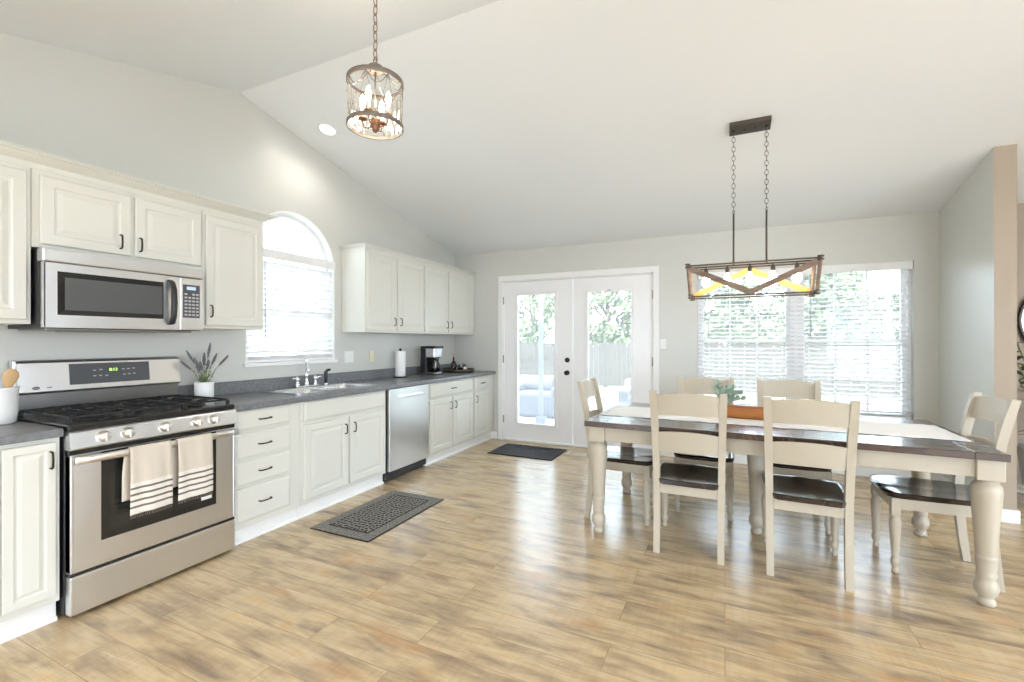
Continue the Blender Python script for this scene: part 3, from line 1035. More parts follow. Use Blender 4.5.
mb = MB(); mb.box(XL + .06, MX - .03, y0 + .02, y1 - .05, 1.373, 1.386, .003)
mb.box(MX - .28, MX - .20, 1.2, 1.65, 1.369, 1.374, .001)
mb.build('grease_filter', M_steel3, t)

# ---------------------------------------------------------------- range
t = thing('stove', 'stainless gas range with black cast-iron grates and five knobs', 'stove', (-3.1, 1.45, 0))
y0, y1 = 1.050, 1.852
X0 = -2.80
mb = MB(); mb.box(XL + .02, X0 - .03, y0, y1, .02, .895, .003); mb.build('side_panels', M_plast, t)
for yy in (y0 + .06, y1 - .06):
    for xx in (XL + .08, X0 - .09):
        mb = MB(); mb.lathe([(.018, 0), (.018, .022)], (xx, yy, 0), 10); mb.build('foot', M_plast, t)
# cooktop
mb = MB(); mb.box(-3.37, X0 + .012, y0 - .001, y1 + .001, .893, .925, .008); mb.build('cooktop', M_black, t)
def burner(x, y, r):
    mb = MB()
    mb.lathe([(r * 1.5, .926), (r * 1.35, .931), (r * 1.1, .932), (r, .938), (r, .945), (r * .85, .948)], (x, y, 0), 20)
    mb.build('burner', M_iron, t)
for x, y, r in ((-2.96, 1.19, .045), (-3.22, 1.19, .035), (-3.09, 1.45, .05), (-2.96, 1.71, .04), (-3.22, 1.71, .035)): burner(x, y, r)
def grate(ya, yb):
    mb = MB()
    xa, xb = -3.345, -2.83
    z0, z1 = .948, .959
    w = .010
    for x in (xa, xb): mb.box(x - w / 2, x + w / 2, ya, yb, z0, z1, .003)
    for y in (ya, yb): mb.box(xa, xb, y - w / 2, y + w / 2, z0, z1, .003)
    xm_ = (xa + xb) / 2; ym_ = (ya + yb) / 2
    mb.box(xm_ - w / 2, xm_ + w / 2, ya, yb, z0, z1, .003)
    for x in ((xa + xm_) / 2, (xm_ + xb) / 2):
        mb.box(x - w / 2, x + w / 2, ya, ym_ - .03, z0, z1 + .003, .003); mb.box(x - w / 2, x + w / 2, ym_ + .03, yb, z0, z1 + .003, .003)
    for a_, b_ in ((xa, (xa + xm_) / 2 - .03), ((xa + xm_) / 2 + .03, (xm_ + xb) / 2 - .03), ((xm_ + xb) / 2 + .03, xb)):
        mb.box(a_, b_, ym_ - w / 2, ym_ + w / 2, z0, z1 + .003, .003)
    for x in (xa, xb):
        for y in (ya, yb): mb.box(x - .008, x + .008, y - .008, y + .008, .925, z0 + .002, .002)
    mb.build('grate', M_iron, t)
grate(1.07, 1.315); grate(1.325, 1.575); grate(1.585, 1.832)
# front fascia with knobs
mb = MB()
mb.loft([[(X0 - .03, y, .805), (X0 + .030, y, .805), (X0 + .036, y, .812), (X0 + .022, y, .885), (X0 + .010, y, .893), (X0 - .03, y, .893)] for y in (y0, y1)], smooth=False)
fa = mb.build('control_fascia', M_steel, t)
for y in (1.178, 1.278, 1.448, 1.615, 1.712):
    mb = MB()
    c = (X0 + .030, y, .852)
    mb.lathe([(.027, -.004), (.027, .004), (.024, .007), (.023, .022), (.019, .026), (.006, .027)], c, 22, axis='x')
    mb.box(c[0] + .020, c[0] + .036, c[1] - .006, c[1] + .006, c[2] - .022, c[2] + .022, .003)
    mb.build('knob', M_knob, t)
mb = MB(); mb.box(X0 - .03, X0 + .012, y0 + .004, y1 - .004, .778, .806); mb.build('black_gap', M_black, t)
# oven door
dz0, dz1 = .222, .780
mb = MB()
mb.slab([(y0 + .004, dz0), (y1 - .004, dz0), (y1 - .004, dz1), (y0 + .004, dz1)], [[(1.172, .338), (1.732, .338), (1.732, .775), (1.172, .775)]], lambda a, b, d: (d, a, b), X0 - .03, X0 + .018)
for yy in (y0 + .004, y1 - .018): mb.box(X0 - .03, X0 + .020, yy, yy + .014, dz0, dz1, .005)
od = mb.build('oven_door', M_steel, t)
mb = MB(); mb.box(X0 - .03, X0 + .016, 1.172, 1.732, .338, .775); mb.build('window_border', M_black, od)
mb = MB(); mb.box(X0 + .0155, X0 + .0175, 1.205, 1.700, .375, .668, .0); mb.build('oven_window', M_oven, od)
mb = MB(); mb.box(X0 + .0175, X0 + .0182, 1.645, 1.705, .383, .402); mb.build('sticker', M_plate, od)
mb = MB()
n = 12
rings = []
for k in range(n + 1):
    y = y0 + .008 + (y1 - y0 - .016) * k / n
    bow = .018 * (1 - ((k - n / 2) / (n / 2)) ** 2)
    x = X0 + .052 + bow
    rings.append([(x + .010 * math.cos(a), y, .757 + .019 * math.sin(a)) for a in [2 * PI * j / 12 for j in range(12)]])
mb.loft(rings)
for y in (y0 + .03, y1 - .03): mb.box(X0 + .016, X0 + .058, y - .012, y + .012, .748, .768, .004)
mb.build('oven_handle', M_knob, od)
mb = MB(); mb.box(X0 - .03, X0 + .014, y0 + .006, y1 - .006, .206, .222); mb.build('drawer_gap', M_black, t)
mb = MB(); mb.box(X0 - .03, X0 + .020, y0 + .004, y1 - .004, .022, .205, .006); mb.build('storage_drawer', M_steel, t)
# backguard
mb = MB(); mb.box(XL + .02, -3.368, y0 + .01, y1 - .012, .90, 1.035, .002); mb.build('rear_riser', M_steel3, t)
mb = MB()
mb.box(XL + .02, -3.39, y0 + .002, y1 - .004, 1.028, 1.215, .004)
mb.loft([[(XL + .03, y, 1.034), (-3.352, y, 1.034), (-3.345, y, 1.046), (-3.362, y, 1.200), (-3.372, y, 1.212), (XL + .03, y, 1.212)] for y in (y0 + .008, y1 - .010)], smooth=False)
bgd = mb.build('backguard', M_steel, t)
def bgx(z): return -3.345 - .017 * (z - 1.046) / .154
mb = MB()
mb.loft([[(bgx(1.072) + .0015, y, 1.072), (bgx(1.190) + .0015, y, 1.190), (bgx(1.19) - .004, y, 1.190), (bgx(1.072) - .004, y, 1.072)] for y in (1.268, 1.662)], smooth=False)
dsp = mb.build('display_panel', M_display, t)
R90 = Matrix(((0, 0, 1, 0), (1, 0, 0, 0), (0, 1, 0, 0), (0, 0, 0, 1)))   # text lying in the y-z plane, facing +x
text_mesh('8:13', .024, Matrix.Translation((bgx(1.148) + .0022, 1.473, 1.148)) @ R90, M_green, dsp, 'clock_digits')
for yy, zz in ((1.375, 1.145), (1.405, 1.148), (1.375, 1.113), (1.402, 1.113), (1.432, 1.112), (1.516, 1.146), (1.542, 1.146), (1.570, 1.148), (1.545, 1.115), (1.572, 1.116), (1.52, 1.113)):
    mb = MB(); mb.box(bgx(zz) + .0012, bgx(zz) + .0024, yy, yy + .014, zz, zz + .006); mb.build('touch_key', M_key, dsp)
mb = MB()
mb.lathe([(.016, 0), (.016, .002), (.012, .003)], (bgx(1.068) - .0005, 1.128, 1.066), 20, axis='x', sx=1.0, sy=.55)
mb.box(bgx(1.068) + .001, bgx(1.068) + .0022, 1.172, 1.192, 1.063, 1.070)
mb.build('badge', M_badge, bgd)

# towels over the oven handle
def towel(yc, w, zb, label, seed):
    xh, zh = X0 + .070, .757
    rd = random.Random(seed)
    ny, front, back = 12, 30, 16
    path = []
    for k in range(back): path.append((xh - .016 - .002, zb + .07 + (zh - zb - .07) * k / back, 'b'))
    for k in range(7):
        a = PI - PI * k / 6
        path.append((xh + .015 * math.cos(a), zh + .024 * math.sin(a), 't'))
    for k in range(1, front + 1): path.append((xh + .016 + .004 * math.sin(k / front * 3), zh - (zh - zb) * k / front, 'f'))
    t = thing('dish_towel', label, 'towel', (xh, yc, zb), 0, 'striped dish towels on the oven handle')
    mb = MB()
    rows = []
    for x, z, tag_ in path:
        row = []
        for j in range(ny + 1):
            u = j / ny
            sp = 1 + .03 * max(0, (zh - z)) / .35
            y = yc + (u - .5) * w * sp + (.010 if tag_ == 'b' else 0) * -1
            drop = max(0, zh - z)
            f = .0045 * math.sin(u * 9 + seed) * min(1, drop / .1) + .002 * math.sin(u * 21 + z * 9)
            row.append((x + f + (.012 * drop if tag_ == 'f' else 0), y - (.008 if tag_ == 'b' else 0) * min(1, drop / .1), z))
        rows.append(row)
    thick = .003
    stripes = [(.052, .066), (.086, .100), (.120, .134), (.152, .160)]
    vs = [[mb.bm.verts.new(p) for p in r] for r in rows]
    for i in range(len(rows) - 1):
        zm = (rows[i][0][2] + rows[i + 1][0][2]) / 2
        isf = path[i][2] == 'f'
        h = zm - zb
        mi = 0
        if isf:
            if len(rows) - 2 - i in (3, 6, 9, 12): mi = 1
            elif h < .16: mi = 2
        for j in range(ny):
            mb._q((vs[i][j], vs[i][j + 1], vs[i + 1][j + 1], vs[i + 1][j]), (0, 1, 2, 3), mi, True)
    o = mb.build('towel_cloth', [M_towel, M_stripe, M_towelw], t)
    md = o.modifiers.new('thickness', 'SOLIDIFY'); md.thickness = thick; md.offset = 0
    mb = MB()
    n = 22
    last = rows[-1]
    for k in range(n):
        u = (k + .5) / n
        j = min(int(u * ny), ny - 1)
        a, b = Vector(last[j]), Vector(last[j + 1])
        p = a.lerp(b, u * ny - j)
        q = p + Vector((.001, rd.uniform(-.002, .002), -.018))
        mb.tube([p + Vector((0, 0, .002)), (p + q) / 2, q], [.0012, .0018, .0024], 5)
    mb.build('fringe', M_stripe, t)
# stripes need rows fine enough: 30 rows over 0.34 m
towel(1.357, .190, .440, 'oatmeal dish towel with brown stripes, the left one on the oven handle', 3)
towel(1.575, .185, .445, 'oatmeal dish towel with brown stripes, the right one on the oven handle, by the sticker', 8)

# ---------------------------------------------------------------- dishwasher
t = thing('dishwasher', 'stainless dishwasher with pocket handle between the sink cabinet and the far cabinets', 'dishwasher', (-3.1, 3.64, 0))
y0, y1 = 3.322, 3.948
mb = MB(); mb.box(XL + .02, XD - .005, y0, y1, .03, .866); mb.build('tub_housing', M_plast, t)
mb = MB(); mb.box(XD - .004, -2.805, y0 + .008, y1 - .004, .105, .868, .006); d = mb.build('door', M_steel2, t)
mb = MB()
n = 10
rings = []
for k in range(n + 1):
    y = 3.44 + .40 * k / n
    e = max(0, abs(k - n / 2) / (n / 2) - .8) / .2
    xo = .030 * (1 - e * e)
    rings.append([(-2.806, y, .772), (-2.806 + xo + .002, y, .776), (-2.806 + xo + .004, y, .790), (-2.806 + xo, y, .800), (-2.806, y, .802)])
mb.loft(rings, smooth=False)
mb.build('door_handle', M_steel2, d)
mb = MB(); mb.box(XD - .07, XD - .045, y0 + .01, y1 - .01, .004, .104, .003); mb.build('toe_panel', M_plast, t)

# ---------------------------------------------------------------- things on the worktop
ZC = .9125
# crock
cx, cy = -3.235, .955
t = thing('utensil_crock', 'white ceramic crock at the left picture edge, left of the stove', 'crock', (cx, cy, ZC))
mb = MB()
mb.lathe([(.055, 0), (.062, .006), (.068, .06), (.071, .165), (.074, .172), (.074, .180), (.067, .180), (.064, .165), (.058, .02), (.0, .012)], (cx, cy, ZC), 28, cap1=False)
mb.build('pot', M_white, t)
def spoon(dx, dy, lean, H, label, seed):
    t = thing('wooden_spoon', label, 'spoon', (cx + dx * .5, cy + dy * .5, ZC + .014), 0, 'wooden spoons in the crock')
    b = Vector((cx + dx * .5, cy + dy * .5, ZC + .016))
    tip = Vector((cx + dx * 1.9, cy + dy * 1.9, ZC + H))
    ax = (tip - b)
    L = ax.length; ax.normalize()
    mb = MB(); mb.tube([b, b + ax * (L * .5), b + ax * (L - .075)], [.006, .006, .007], 8); mb.build('handle', M_spoon, t)
    mb = MB()
    side = Vector((0, 1, 0)); side = (side - ax * side.dot(ax)).normalized(); nrm = ax.cross(side)
    rings = []
    for s_, w, d in ((-.09, .007, .006), (-.07, .014, .006), (-.045, .026, .006), (-.02, .031, .006), (.0, .027, .006), (.014, .015, .005), (.019, .004, .002)):
        c = b + ax * (L + s_ - .01)
        rings.append([c + side * w * math.cos(a) + nrm * (d * math.sin(a) - .008 * (1 - abs(math.cos(a))) * (1 if math.sin(a) > 0 else 0)) for a in [2 * PI * k / 14 for k in range(14)]])
    mb.loft(rings); mb.build('spoon_bowl', M_spoon, t)
spoon(.022, .018, 0, .262, 'pale wooden spoon leaning right in the crock, closest to the stove', 1)
spoon(-.012, -.012, 0, .270, 'wooden spoon standing behind the front one in the crock', 2)

# lavender pot
cx, cy = -3.29, 1.965
t = thing('potted_lavender', 'lavender plant in a round white pot on the worktop just right of the stove', 'potted plant', (cx, cy, ZC))
mb = MB(); mb.lathe([(.055, 0), (.057, .003), (.059, .12), (.057, .123), (.053, .12), (.052, .104), (0, .104)], (cx, cy, ZC), 28, cap1=False); mb.build('pot', M_white, t)
rd = random.Random(5)
ms, ml, mf = MB(), MB(), MB()
def leaf(mb, p, d, L, w, bend=.3, seg=3, curl=0):
    d = Vector(d).normalized()
    s = d.cross(Vector((0, 0, 1)))
    if s.length < 1e-3: s = Vector((1, 0, 0))
    s.normalize()
    up = s.cross(d).normalized()
    L_, R_ = [], []
    for k in range(seg + 1):
        u = k / seg
        c = Vector(p) + d * L * u - Vector((0, 0, 1)) * bend * L * u * u + up * curl * L * math.sin(u * PI)
        ww = w * math.sin(PI * min(.97, max(.06, u ** .8)))
        L_.append(mb.bm.verts.new(c - s * ww / 2)); R_.append(mb.bm.verts.new(c + s * ww / 2))
    for k in range(seg): mb._q((L_[k], R_[k], R_[k + 1], L_[k + 1]), (0, 1, 2, 3), 0, True)
stems = [((-.3, -1.0), .24), ((-.1, -.6), .19), ((.1, .35), .29), ((.2, .75), .215), ((.3, 1.5), .20), ((.5, .1), .17), ((-.5, .2), .20), ((.6, -.7), .15), ((-.2, -1.35), .17), ((0, 0), .22), ((.1, -.3), .16)]
for (dx, dy), h in stems:
    p0 = Vector((cx + dx * .012, cy + dy * .012, ZC + .10))
    p2 = p0 + Vector((dx * .05, dy * .085, h * .95))
    p1 = (p0 + p2) / 2 + Vector((0, -dy * .01, .01))
    ms.tube([p0, p1, p2], .0016, 5)
    dr = (p2 - p1).normalized()
    a, b = p1.lerp(p2, .35), p2 + dr * .012
    n = 9
    mf = MB()
    for k in range(n):
        c = a.lerp(b, k / (n - 1))
        rr = .0085 * math.sin(PI * (k + .8) / (n + .6)) + .003
        mf.lathe([(rr * .3, -.006), (rr, -.001), (rr * .8, .004), (rr * .1, .007)], c + Vector((rd.uniform(-.001, .001), rd.uniform(-.001, .001), 0)), 7)
    mf.build('flower_spike', M_lav, t)
    for k in range(16):
        c = p0.lerp(p1, rd.uniform(.0, .95)) if k < 12 else p0
        an = rd.uniform(0, 2 * PI)
        leaf(ml, c, (math.cos(an), math.sin(an), rd.uniform(.3, 1.4)), rd.uniform(.03, .055), .007, .15)
ms.build('stems', M_stem, t); ml.build('foliage', M_leafg, t)

# paper towels
cx, cy = -3.28, 4.07
t = thing('paper_towel_holder', 'upright paper towel roll with black base and finial on the worktop', 'paper towel holder', (cx, cy, ZC))
mb = MB(); mb.lathe([(.075, 0), (.078, .004), (.076, .012), (.07, .014)], (cx, cy, ZC), 28); mb.build('base', M_plast, t)
mb = MB(); mb.lathe([(.006, .012), (.006, .298), (.014, .303), (.016, .312), (.012, .322), (.003, .325)], (cx, cy, ZC), 14); mb.build('post', M_plast, t)
mb = MB(); mb.lathe([(.054, .016), (.056, .018), (.056, .292), (.054, .294), (.018, .294)], (cx, cy, ZC), 30, cap1=False); mb.build('paper_roll', M_paper, t)

# coffee maker, faces the room (+x)
cx, cy = -3.23, 4.60
t = thing('coffee_maker', 'black and stainless drip coffee maker with glass carafe on the worktop', 'coffee maker', (cx, cy, ZC))
mb = MB(); mb.box(cx - .10, cx + .11, cy - .085, cy + .085, ZC, ZC + .035, .012); mb.build('base', M_steel3, t)
mb = MB(); mb.box(cx - .11, cx - .02, cy - .088, cy + .088, ZC + .02, ZC + .32, .012); mb.build('water_tank', M_plast, t)
mb = MB(); mb.box(cx - .06, cx + .10, cy - .085, cy + .085, ZC + .205, ZC + .325, .014); hd = mb.build('brew_head', M_steel, t)
mb = MB(); mb.box(cx - .105, cx + .112, cy - .095, cy + .095, ZC + .322, ZC + .345, .010); mb.build('lid', M_plast, t)
mb = MB(); mb.lathe([(.055, .195), (.07, .20), (.07, .212)], (cx + .035, cy, ZC), 20); mb.build('filter_basket', M_plast, hd)
mb = MB(); mb.lathe([(.05, .037), (.064, .045), (.070, .08), (.066, .12), (.05, .155), (.046, .17)], (cx + .042, cy, ZC), 24, cap1=False); cf = mb.build('carafe', M_carafe, t)
mb = MB(); mb.lathe([(.048, .165), (.052, .168), (.050, .188), (.02, .192)], (cx + .042, cy, ZC), 20); mb.build('carafe_lid', M_plast, cf)
mb = MB(); mb.tube([(cx + .07, cy - .045, ZC + .165), (cx + .105, cy - .075, ZC + .16), (cx + .11, cy - .08, ZC + .10), (cx + .085, cy - .058, ZC + .065)], [.009, .009, .008, .007], 8); mb.build('carafe_handle', M_steel, cf)

# tray with bottle, mug-like glasses and little plant
cx, cy = -3.20, 5.17
t = thing('round_tray', 'dark round tray with raised rim in the far corner of the worktop', 'tray', (cx, cy, ZC))
mb = MB(); mb.lathe([(0, 0), (.185, 0), (.20, .008), (.208, .042), (.200, .042), (.190, .012), (0, .010)], (cx, cy, ZC), 36, cap0=False, cap1=False); mb.build('tray_body', M_bronze, t)
zt = ZC + .0115
def lathe_thing(name, label, cat, c, prof, m, seg=22, pname='body', cap1=False, grp=None):
    t = thing(name, label, cat, c, 0, grp)
    mb = MB(); mb.lathe(prof, c, seg, cap1=cap1); mb.build(pname, m, t)
    return t
c = (cx - .06, cy - .03, zt)
t = lathe_thing('glass_bottle', 'dark narrow-necked bottle with a stopper standing on the round tray', 'bottle', c, [(.032, 0), (.034, .01), (.034, .09), (.028, .115), (.013, .135), (.012, .175), (.014, .18)], M_amberliq, cap1=True)
mb = MB(); mb.lathe([(.009, .178), (.011, .19), (.010, .225), (.004, .23)], c, 12); mb.build('stopper', M_pink, t)
for k, (dx, dy, lb) in enumerate(((.075, -.07, 'clear glass jar standing at the front left of the round tray'), (-.008, -.092, 'clear glass jar behind the front one on the round tray, by the coffee maker'))):
    c = (cx + dx, cy + dy, zt)
    t = lathe_thing('glass_jar', lb, 'jar', c, [(.028, 0), (.034, .004), (.036, .07), (.033, .085)], M_carafe, grp='glass jars on the tray')
    mb = MB(); mb.lathe([(.022, .004), (.029, .005), (.030, .045), (.0, .046)], c, 16); mb.build('contents', M_amberliq, t)
c = (cx + .03, cy + .075, zt)
t = lathe_thing('succulent_pot', 'small green plant in a pale cream pot on the right side of the round tray', 'potted plant', c, [(.034, 0), (.040, .004), (.046, .055), (.042, .055), (.038, .045), (0, .045)], M_white, pname='pot')
ml = MB(); rd = random.Random(2)
for k in range(46):
    an = rd.uniform(0, 2 * PI)
    leaf(ml, (c[0] + .01 * math.cos(an), c[1] + .01 * math.sin(an), c[2] + .045), (math.cos(an), math.sin(an), rd.uniform(.2, 2.5)), rd.uniform(.04, .085), .02, .2)
ml.build('foliage', M_leafg, t)

# wall plates
def plate_x(y, z, w, h, label, kind):
    t = thing('switch_plate' if kind == 's' else 'outlet_plate', label, 'switch' if kind == 's' else 'outlet', (XL, y, z))
    mb = MB(); mb.box(XL + .0005, XL + .006, y - w / 2, y + w / 2, z - h / 2, z + h / 2, .002); mb.build('plate', M_plate if kind == 's' else M_almond, t)
    if kind == 's':
        for dy in (-.023, .023):
            mb = MB(); mb.box(XL + .006, XL + .008, y + dy - .006, y + dy + .006, z - .013, z + .013, .001); mb.box(XL + .007, XL + .016, y + dy - .004, y + dy + .004, z + .0, z + .010, .001)
            mb.build('toggle', M_plate, t)
    else:
        for dz in (-.02, .02):
            mb = MB(); mb.lathe([(.016, 0), (.016, .002)], (XL + .006, y, z + dz), 14, axis='x')
            mb.box(XL + .0075, XL + .009, y - .007, y - .004, z + dz - .004, z + dz + .005); mb.box(XL + .0075, XL + .009, y + .004, y + .007, z + dz - .004, z + dz + .005)
            mb.build('socket', M_almond, t)
plate_x(3.475, 1.16, .118, .115, 'white double switch plate on the kitchen wall just right of the arched window', 's')
plate_x(3.80, 1.155, .072, .115, 'almond outlet plate on the wall between the switches and the paper towels', 'o')
t = thing('switch_plate', 'white single switch plate on the wall between the french doors and the dining window', 'switch', (-.645, YB, 1.285))
mb = MB(); mb.box(-.68, -.61, YB - .006, YB - .0005, 1.227, 1.343, .002); mb.build('plate', M_plate, t)
mb = MB(); mb.box(-.652, -.638, YB - .008, YB - .006, 1.27, 1.30, .001); mb.box(-.650, -.640, YB - .016, YB - .007, 1.283, 1.295, .001); mb.build('toggle', M_plate, t)

# ---------------------------------------------------------------- rugs and register
t = thing('kitchen_rug', 'small patterned black and grey rug on the floor in front of the sink', 'rug', (-2.38, 2.742, 0))
mb = MB(); mb.box(-2.645, -2.115, 2.295, 3.188, .0005, .007, .002); mb.build('rubber_edge', M_rubber, t)
mb = MB(); mb.box(-2.639, -2.121, 2.301, 3.182, .007, .0095, .001); mb.build('border', M_rugb, t)
mb = MB(); mb.box(-2.560, -2.200, 2.385, 3.098, .0095, .0105); mb.build('dark_inner_band', M_rubber, t)
mb = MB(); mb.box(-2.552, -2.208, 2.402, 3.081, .0105, .0115); mb.build('patterned_field', M_rugf, t)
t = thing('doormat', 'charcoal rectangular doormat on the floor in front of the left french door', 'doormat', (-2.13, 4.99, 0))
mb = MB(); mb.box(-2.535, -1.725, 4.715, 5.262, .0005, .006, .002); mb.build('rubber_edge', M_rubber, t)
mb = MB()
nx, ny = 40, 27
vs = [[mb.bm.verts.new((-2.525 + .79 * i / nx, 4.725 + .527 * j / ny, .010 + random.uniform(0, .004))) for j in range(ny + 1)] for i in range(nx + 1)]
for i in range(nx):
    for j in range(ny): mb._q((vs[i][j], vs[i + 1][j], vs[i + 1][j + 1], vs[i][j + 1]), (0, 1, 2, 3))
b0 = [v for r in vs for v in (r[0], r[-1])]
mb.box(-2.527, -1.733, 4.723, 5.254, .006, .0105)
mb.build('coir_pile', M_doormat, t)
t = thing('floor_register', 'cream metal heating register set in the floor right of the doormat', 'floor vent', (-1.52, 5.13, 0))
mb = MB(); mb.slab([(-1.68, 5.06), (-1.36, 5.06), (-1.36, 5.20), (-1.68, 5.20)], [[(-1.66, 5.08), (-1.38, 5.08), (-1.38, 5.18), (-1.66, 5.18)]], lambda a, b, d: (a, b, d), .0005, .006); mb.build('frame', M_vent, t)
mb = MB()
for k in range(11): mb.box(-1.655 + k * .025, -1.643 + k * .025, 5.08, 5.18, .0005, .004)
mb.build('louvres', M_vent, t)

# ================================================================ dining table
TX, TY, TR, TH = 0.195, 3.545, math.radians(-1.1), .775
LEGP = [(.0, .0), (.030, .0), (.036, .006), (.037, .022), (.029, .036), (.030, .045), (.042, .060), (.047, .085), (.044, .112), (.034, .130), (.037, .140), (.040, .152), (.036, .164),
        (.038, .176), (.041, .205), (.042, .232), (.045, .238), (.041, .246), (.040, .252), (.043, .262), (.045, .33), (.050, .42), (.057, .51), (.061, .565), (.058, .595), (.046, .612), (.036, .620), (.036, .632)]
table = thing('dining_table', 'long farmhouse dining table with dark planked top and turned cream legs', 'table', (TX, TY, 0), TR, None, world=False)
mb = MB()
L2, W2 = 1.055, .545
mb.box(-L2 + .13, L2 - .13, -W2, W2, TH - .036, TH, .003)
for s_ in (-1, 1):
    mb.box(*sorted((s_ * (L2 - .129), s_ * L2)), -W2, W2, TH - .036, TH, .003)
mb.build('tabletop', M_walnut, table)
LX, LY = 1.0, .452
mb = MB()
for s_ in (-1, 1):
    mb.box(-LX + .04, LX - .04, s_ * (LY + .022) - .012, s_ * (LY + .022) + .012, .640, TH - .0365, .002)
    mb.box(s_ * (LX + .022) - .012, s_ * (LX + .022) + .012, -LY + .04, LY - .04, .640, TH - .0365, .002)
mb.box(-.045, .045, -LY, LY, .645, TH - .037)
mb.build('apron', M_cream, table)
for x in (-LX + .02, 0, LX):
    for y in ((-LY, LY) if x else (0,)):
        mb = MB()
        mb.lathe(LEGP, (x, y, 0), 24, cap0=False, cap1=True)
        mb.box(x - .053, x + .053, y - .053, y + .053, .630, TH - .0365, .004)
        mb.build('leg', M_cream, table)

# ---------------------------------------------------------------- chairs
def make_chair(name='dining_chair'):
    t = thing(name, None, 'chair', (0, 0, 0), 0, 'ladder-back dining chairs', world=False)
    SW, SR, D = .215, .195, .47
    # posts
    def post(s_):
        prof = [(0, -.012), (.12, .004), (.30, .020), (.45, .024), (.60, .012), (.78, -.012), (.92, -.042), (1.012, -.066)]
        rings = []
        for z, y in prof:
            k = z / 1.012
            hx = .0185 + .002 * k
            hy = .021 if z > .1 else .017
            if z > 1.0: hx *= .9; hy *= .85
            x = s_ * (.183 + .016 * k * k)
            rings.append([(x - hx, y - hy, z), (x + hx, y - hy, z), (x + hx, y + hy, z), (x - hx, y + hy, z)])
        mb = MB(); mb.loft(rings, smooth=False)
        return mb
    for s_ in (-1, 1): post(s_).build('rear_leg', M_cream, t)
    def slat(z0, z1, y_at, arch_):
        mb = MB()
        n = 12
        rings = []
        for k in range(n + 1):
            u = k / n * 2 - 1
            x = u * (.176 + .016 * z0)
            bow = -.022 * (1 - u * u)
            zt = z1 - arch_ + arch_ * (1 - u * u)
            zb = z0 + arch_ * .35 * (1 - u * u)
            rings.append([(x, y_at(zb) + bow - .009, zb), (x, y_at(zt) + bow - .009, zt - .003), (x, y_at(zt) + bow, zt), (x, y_at(zt) + bow + .009, zt - .003), (x, y_at(zb) + bow + .009, zb)])
        mb.loft(rings, smooth=False)
        return mb
    ya = lambda z: .012 + (z - .60) / .412 * -.076
    slat(.862, 1.008, ya, .020).build('top_slat', M_cream, t)
    slat(.628, .768, ya, .016).build('lower_slat', M_cream, t)
    # scooped seat
    mb = MB()
    nx, ny = 16, 16
    top, bot = [], []
    for j in range(ny + 1):
        v = j / ny
        y = -.018 + (D + .030) * v
        hw = SR + (SW - SR) * min(1, v * 1.6)
        if v > .86: hw -= .035 * ((v - .86) / .14) ** 2
        if v < .10: hw = .156 + (hw - .156) * (v / .10)
        rt, rb = [], []
        for i in range(nx + 1):
            u = i / nx * 2 - 1
            yy = y - (.022 * (abs(u) ** 3) * max(0, (v - .8) / .2))
            dish = .015 * max(0, 1 - u * u) * math.sin(PI * min(1, v * 1.05)) ** .7 * (1.1 - .5 * v)
            ridge = .006 * math.exp(-(u / .18) ** 2) * v
            roll = .010 * max(0, (v - .88) / .12) ** 2
            rt.append((u * hw, yy, .458 - dish + ridge - roll))
            rb.append((u * (hw - .008), yy - .004 * v, .430))
        top.append(rt); bot.append(rb)
    TV = [[mb.bm.verts.new(p) for p in r] for r in top]
    BV = [[mb.bm.verts.new(p) for p in r] for r in bot]
    for j in range(ny):
        for i in range(nx):
            mb._q((TV[j][i], TV[j][i + 1], TV[j + 1][i + 1], TV[j + 1][i]), (0, 1, 2, 3), 0, True)
            mb._q((BV[j][i], BV[j + 1][i], BV[j + 1][i + 1], BV[j][i + 1]), (0, 1, 2, 3), 0)
        mb._q((TV[j][0], TV[j + 1][0], BV[j + 1][0], BV[j][0]), (0, 1, 2, 3)); mb._q((TV[j][nx], BV[j][nx], BV[j + 1][nx], TV[j + 1][nx]), (0, 1, 2, 3))
    for i in range(nx):
        mb._q((TV[0][i], BV[0][i], BV[0][i + 1], TV[0][i + 1]), (0, 1, 2, 3)); mb._q((TV[ny][i], TV[ny][i + 1], BV[ny][i + 1], BV[ny][i]), (0, 1, 2, 3))
    mb.build('seat', M_seat, t)
    mb = MB()
    mb.box(-.165, .165, .006, .026, .368, .4295, .002)
    mb.box(-.175, .175, .425, .445, .368, .4295, .002)
    for s_ in (-1, 1):
        mb.beam((s_ * .180, .03, .399), (s_ * .192, .42, .399), .020, .061)
    mb.build('seat_frame', M_cream, t)
    for s_ in (-1, 1):
        mb = MB()
        x, y = s_ * .184, .425
        mb.lathe([(.0, 0), (.013, 0), (.017, .006), (.016, .022), (.012, .034), (.018, .044), (.022, .062), (.020, .080), (.014, .094), (.019, .102), (.017, .112), (.019, .124), (.020, .15), (.024, .22), (.028, .27), (.028, .295), (.022, .318), (.017, .330)], (x, y, 0), 18, cap0=False)
        mb.box(x - .022, x + .022, y - .022, y + .022, .328, .4295, .003)
        mb.build('front_leg', M_cream, t)
    return t
proto = make_chair()
chairs = [  # rear-foot centre, facing angle, label
    (-.205, 2.980, 0.0, 'cream ladder-back chair with its back to the camera, left of the two near ones'),
    (.415, 2.958, -.03, 'cream ladder-back chair with its back to the camera, right of the two near ones'),
    (-.150, 4.145, PI + .0, 'cream ladder-back chair on the window side of the table, nearer the french doors'),
    (.455, 4.165, PI + .0, 'cream ladder-back chair on the window side of the table, nearer the white wing wall'),
    (-.932, 3.545, -PI / 2 + .0, 'cream ladder-back chair at the table end nearest the french doors'),
    (1.304, 3.462, PI / 2 + .0, 'cream ladder-back chair at the table end by the white wing wall'),
]
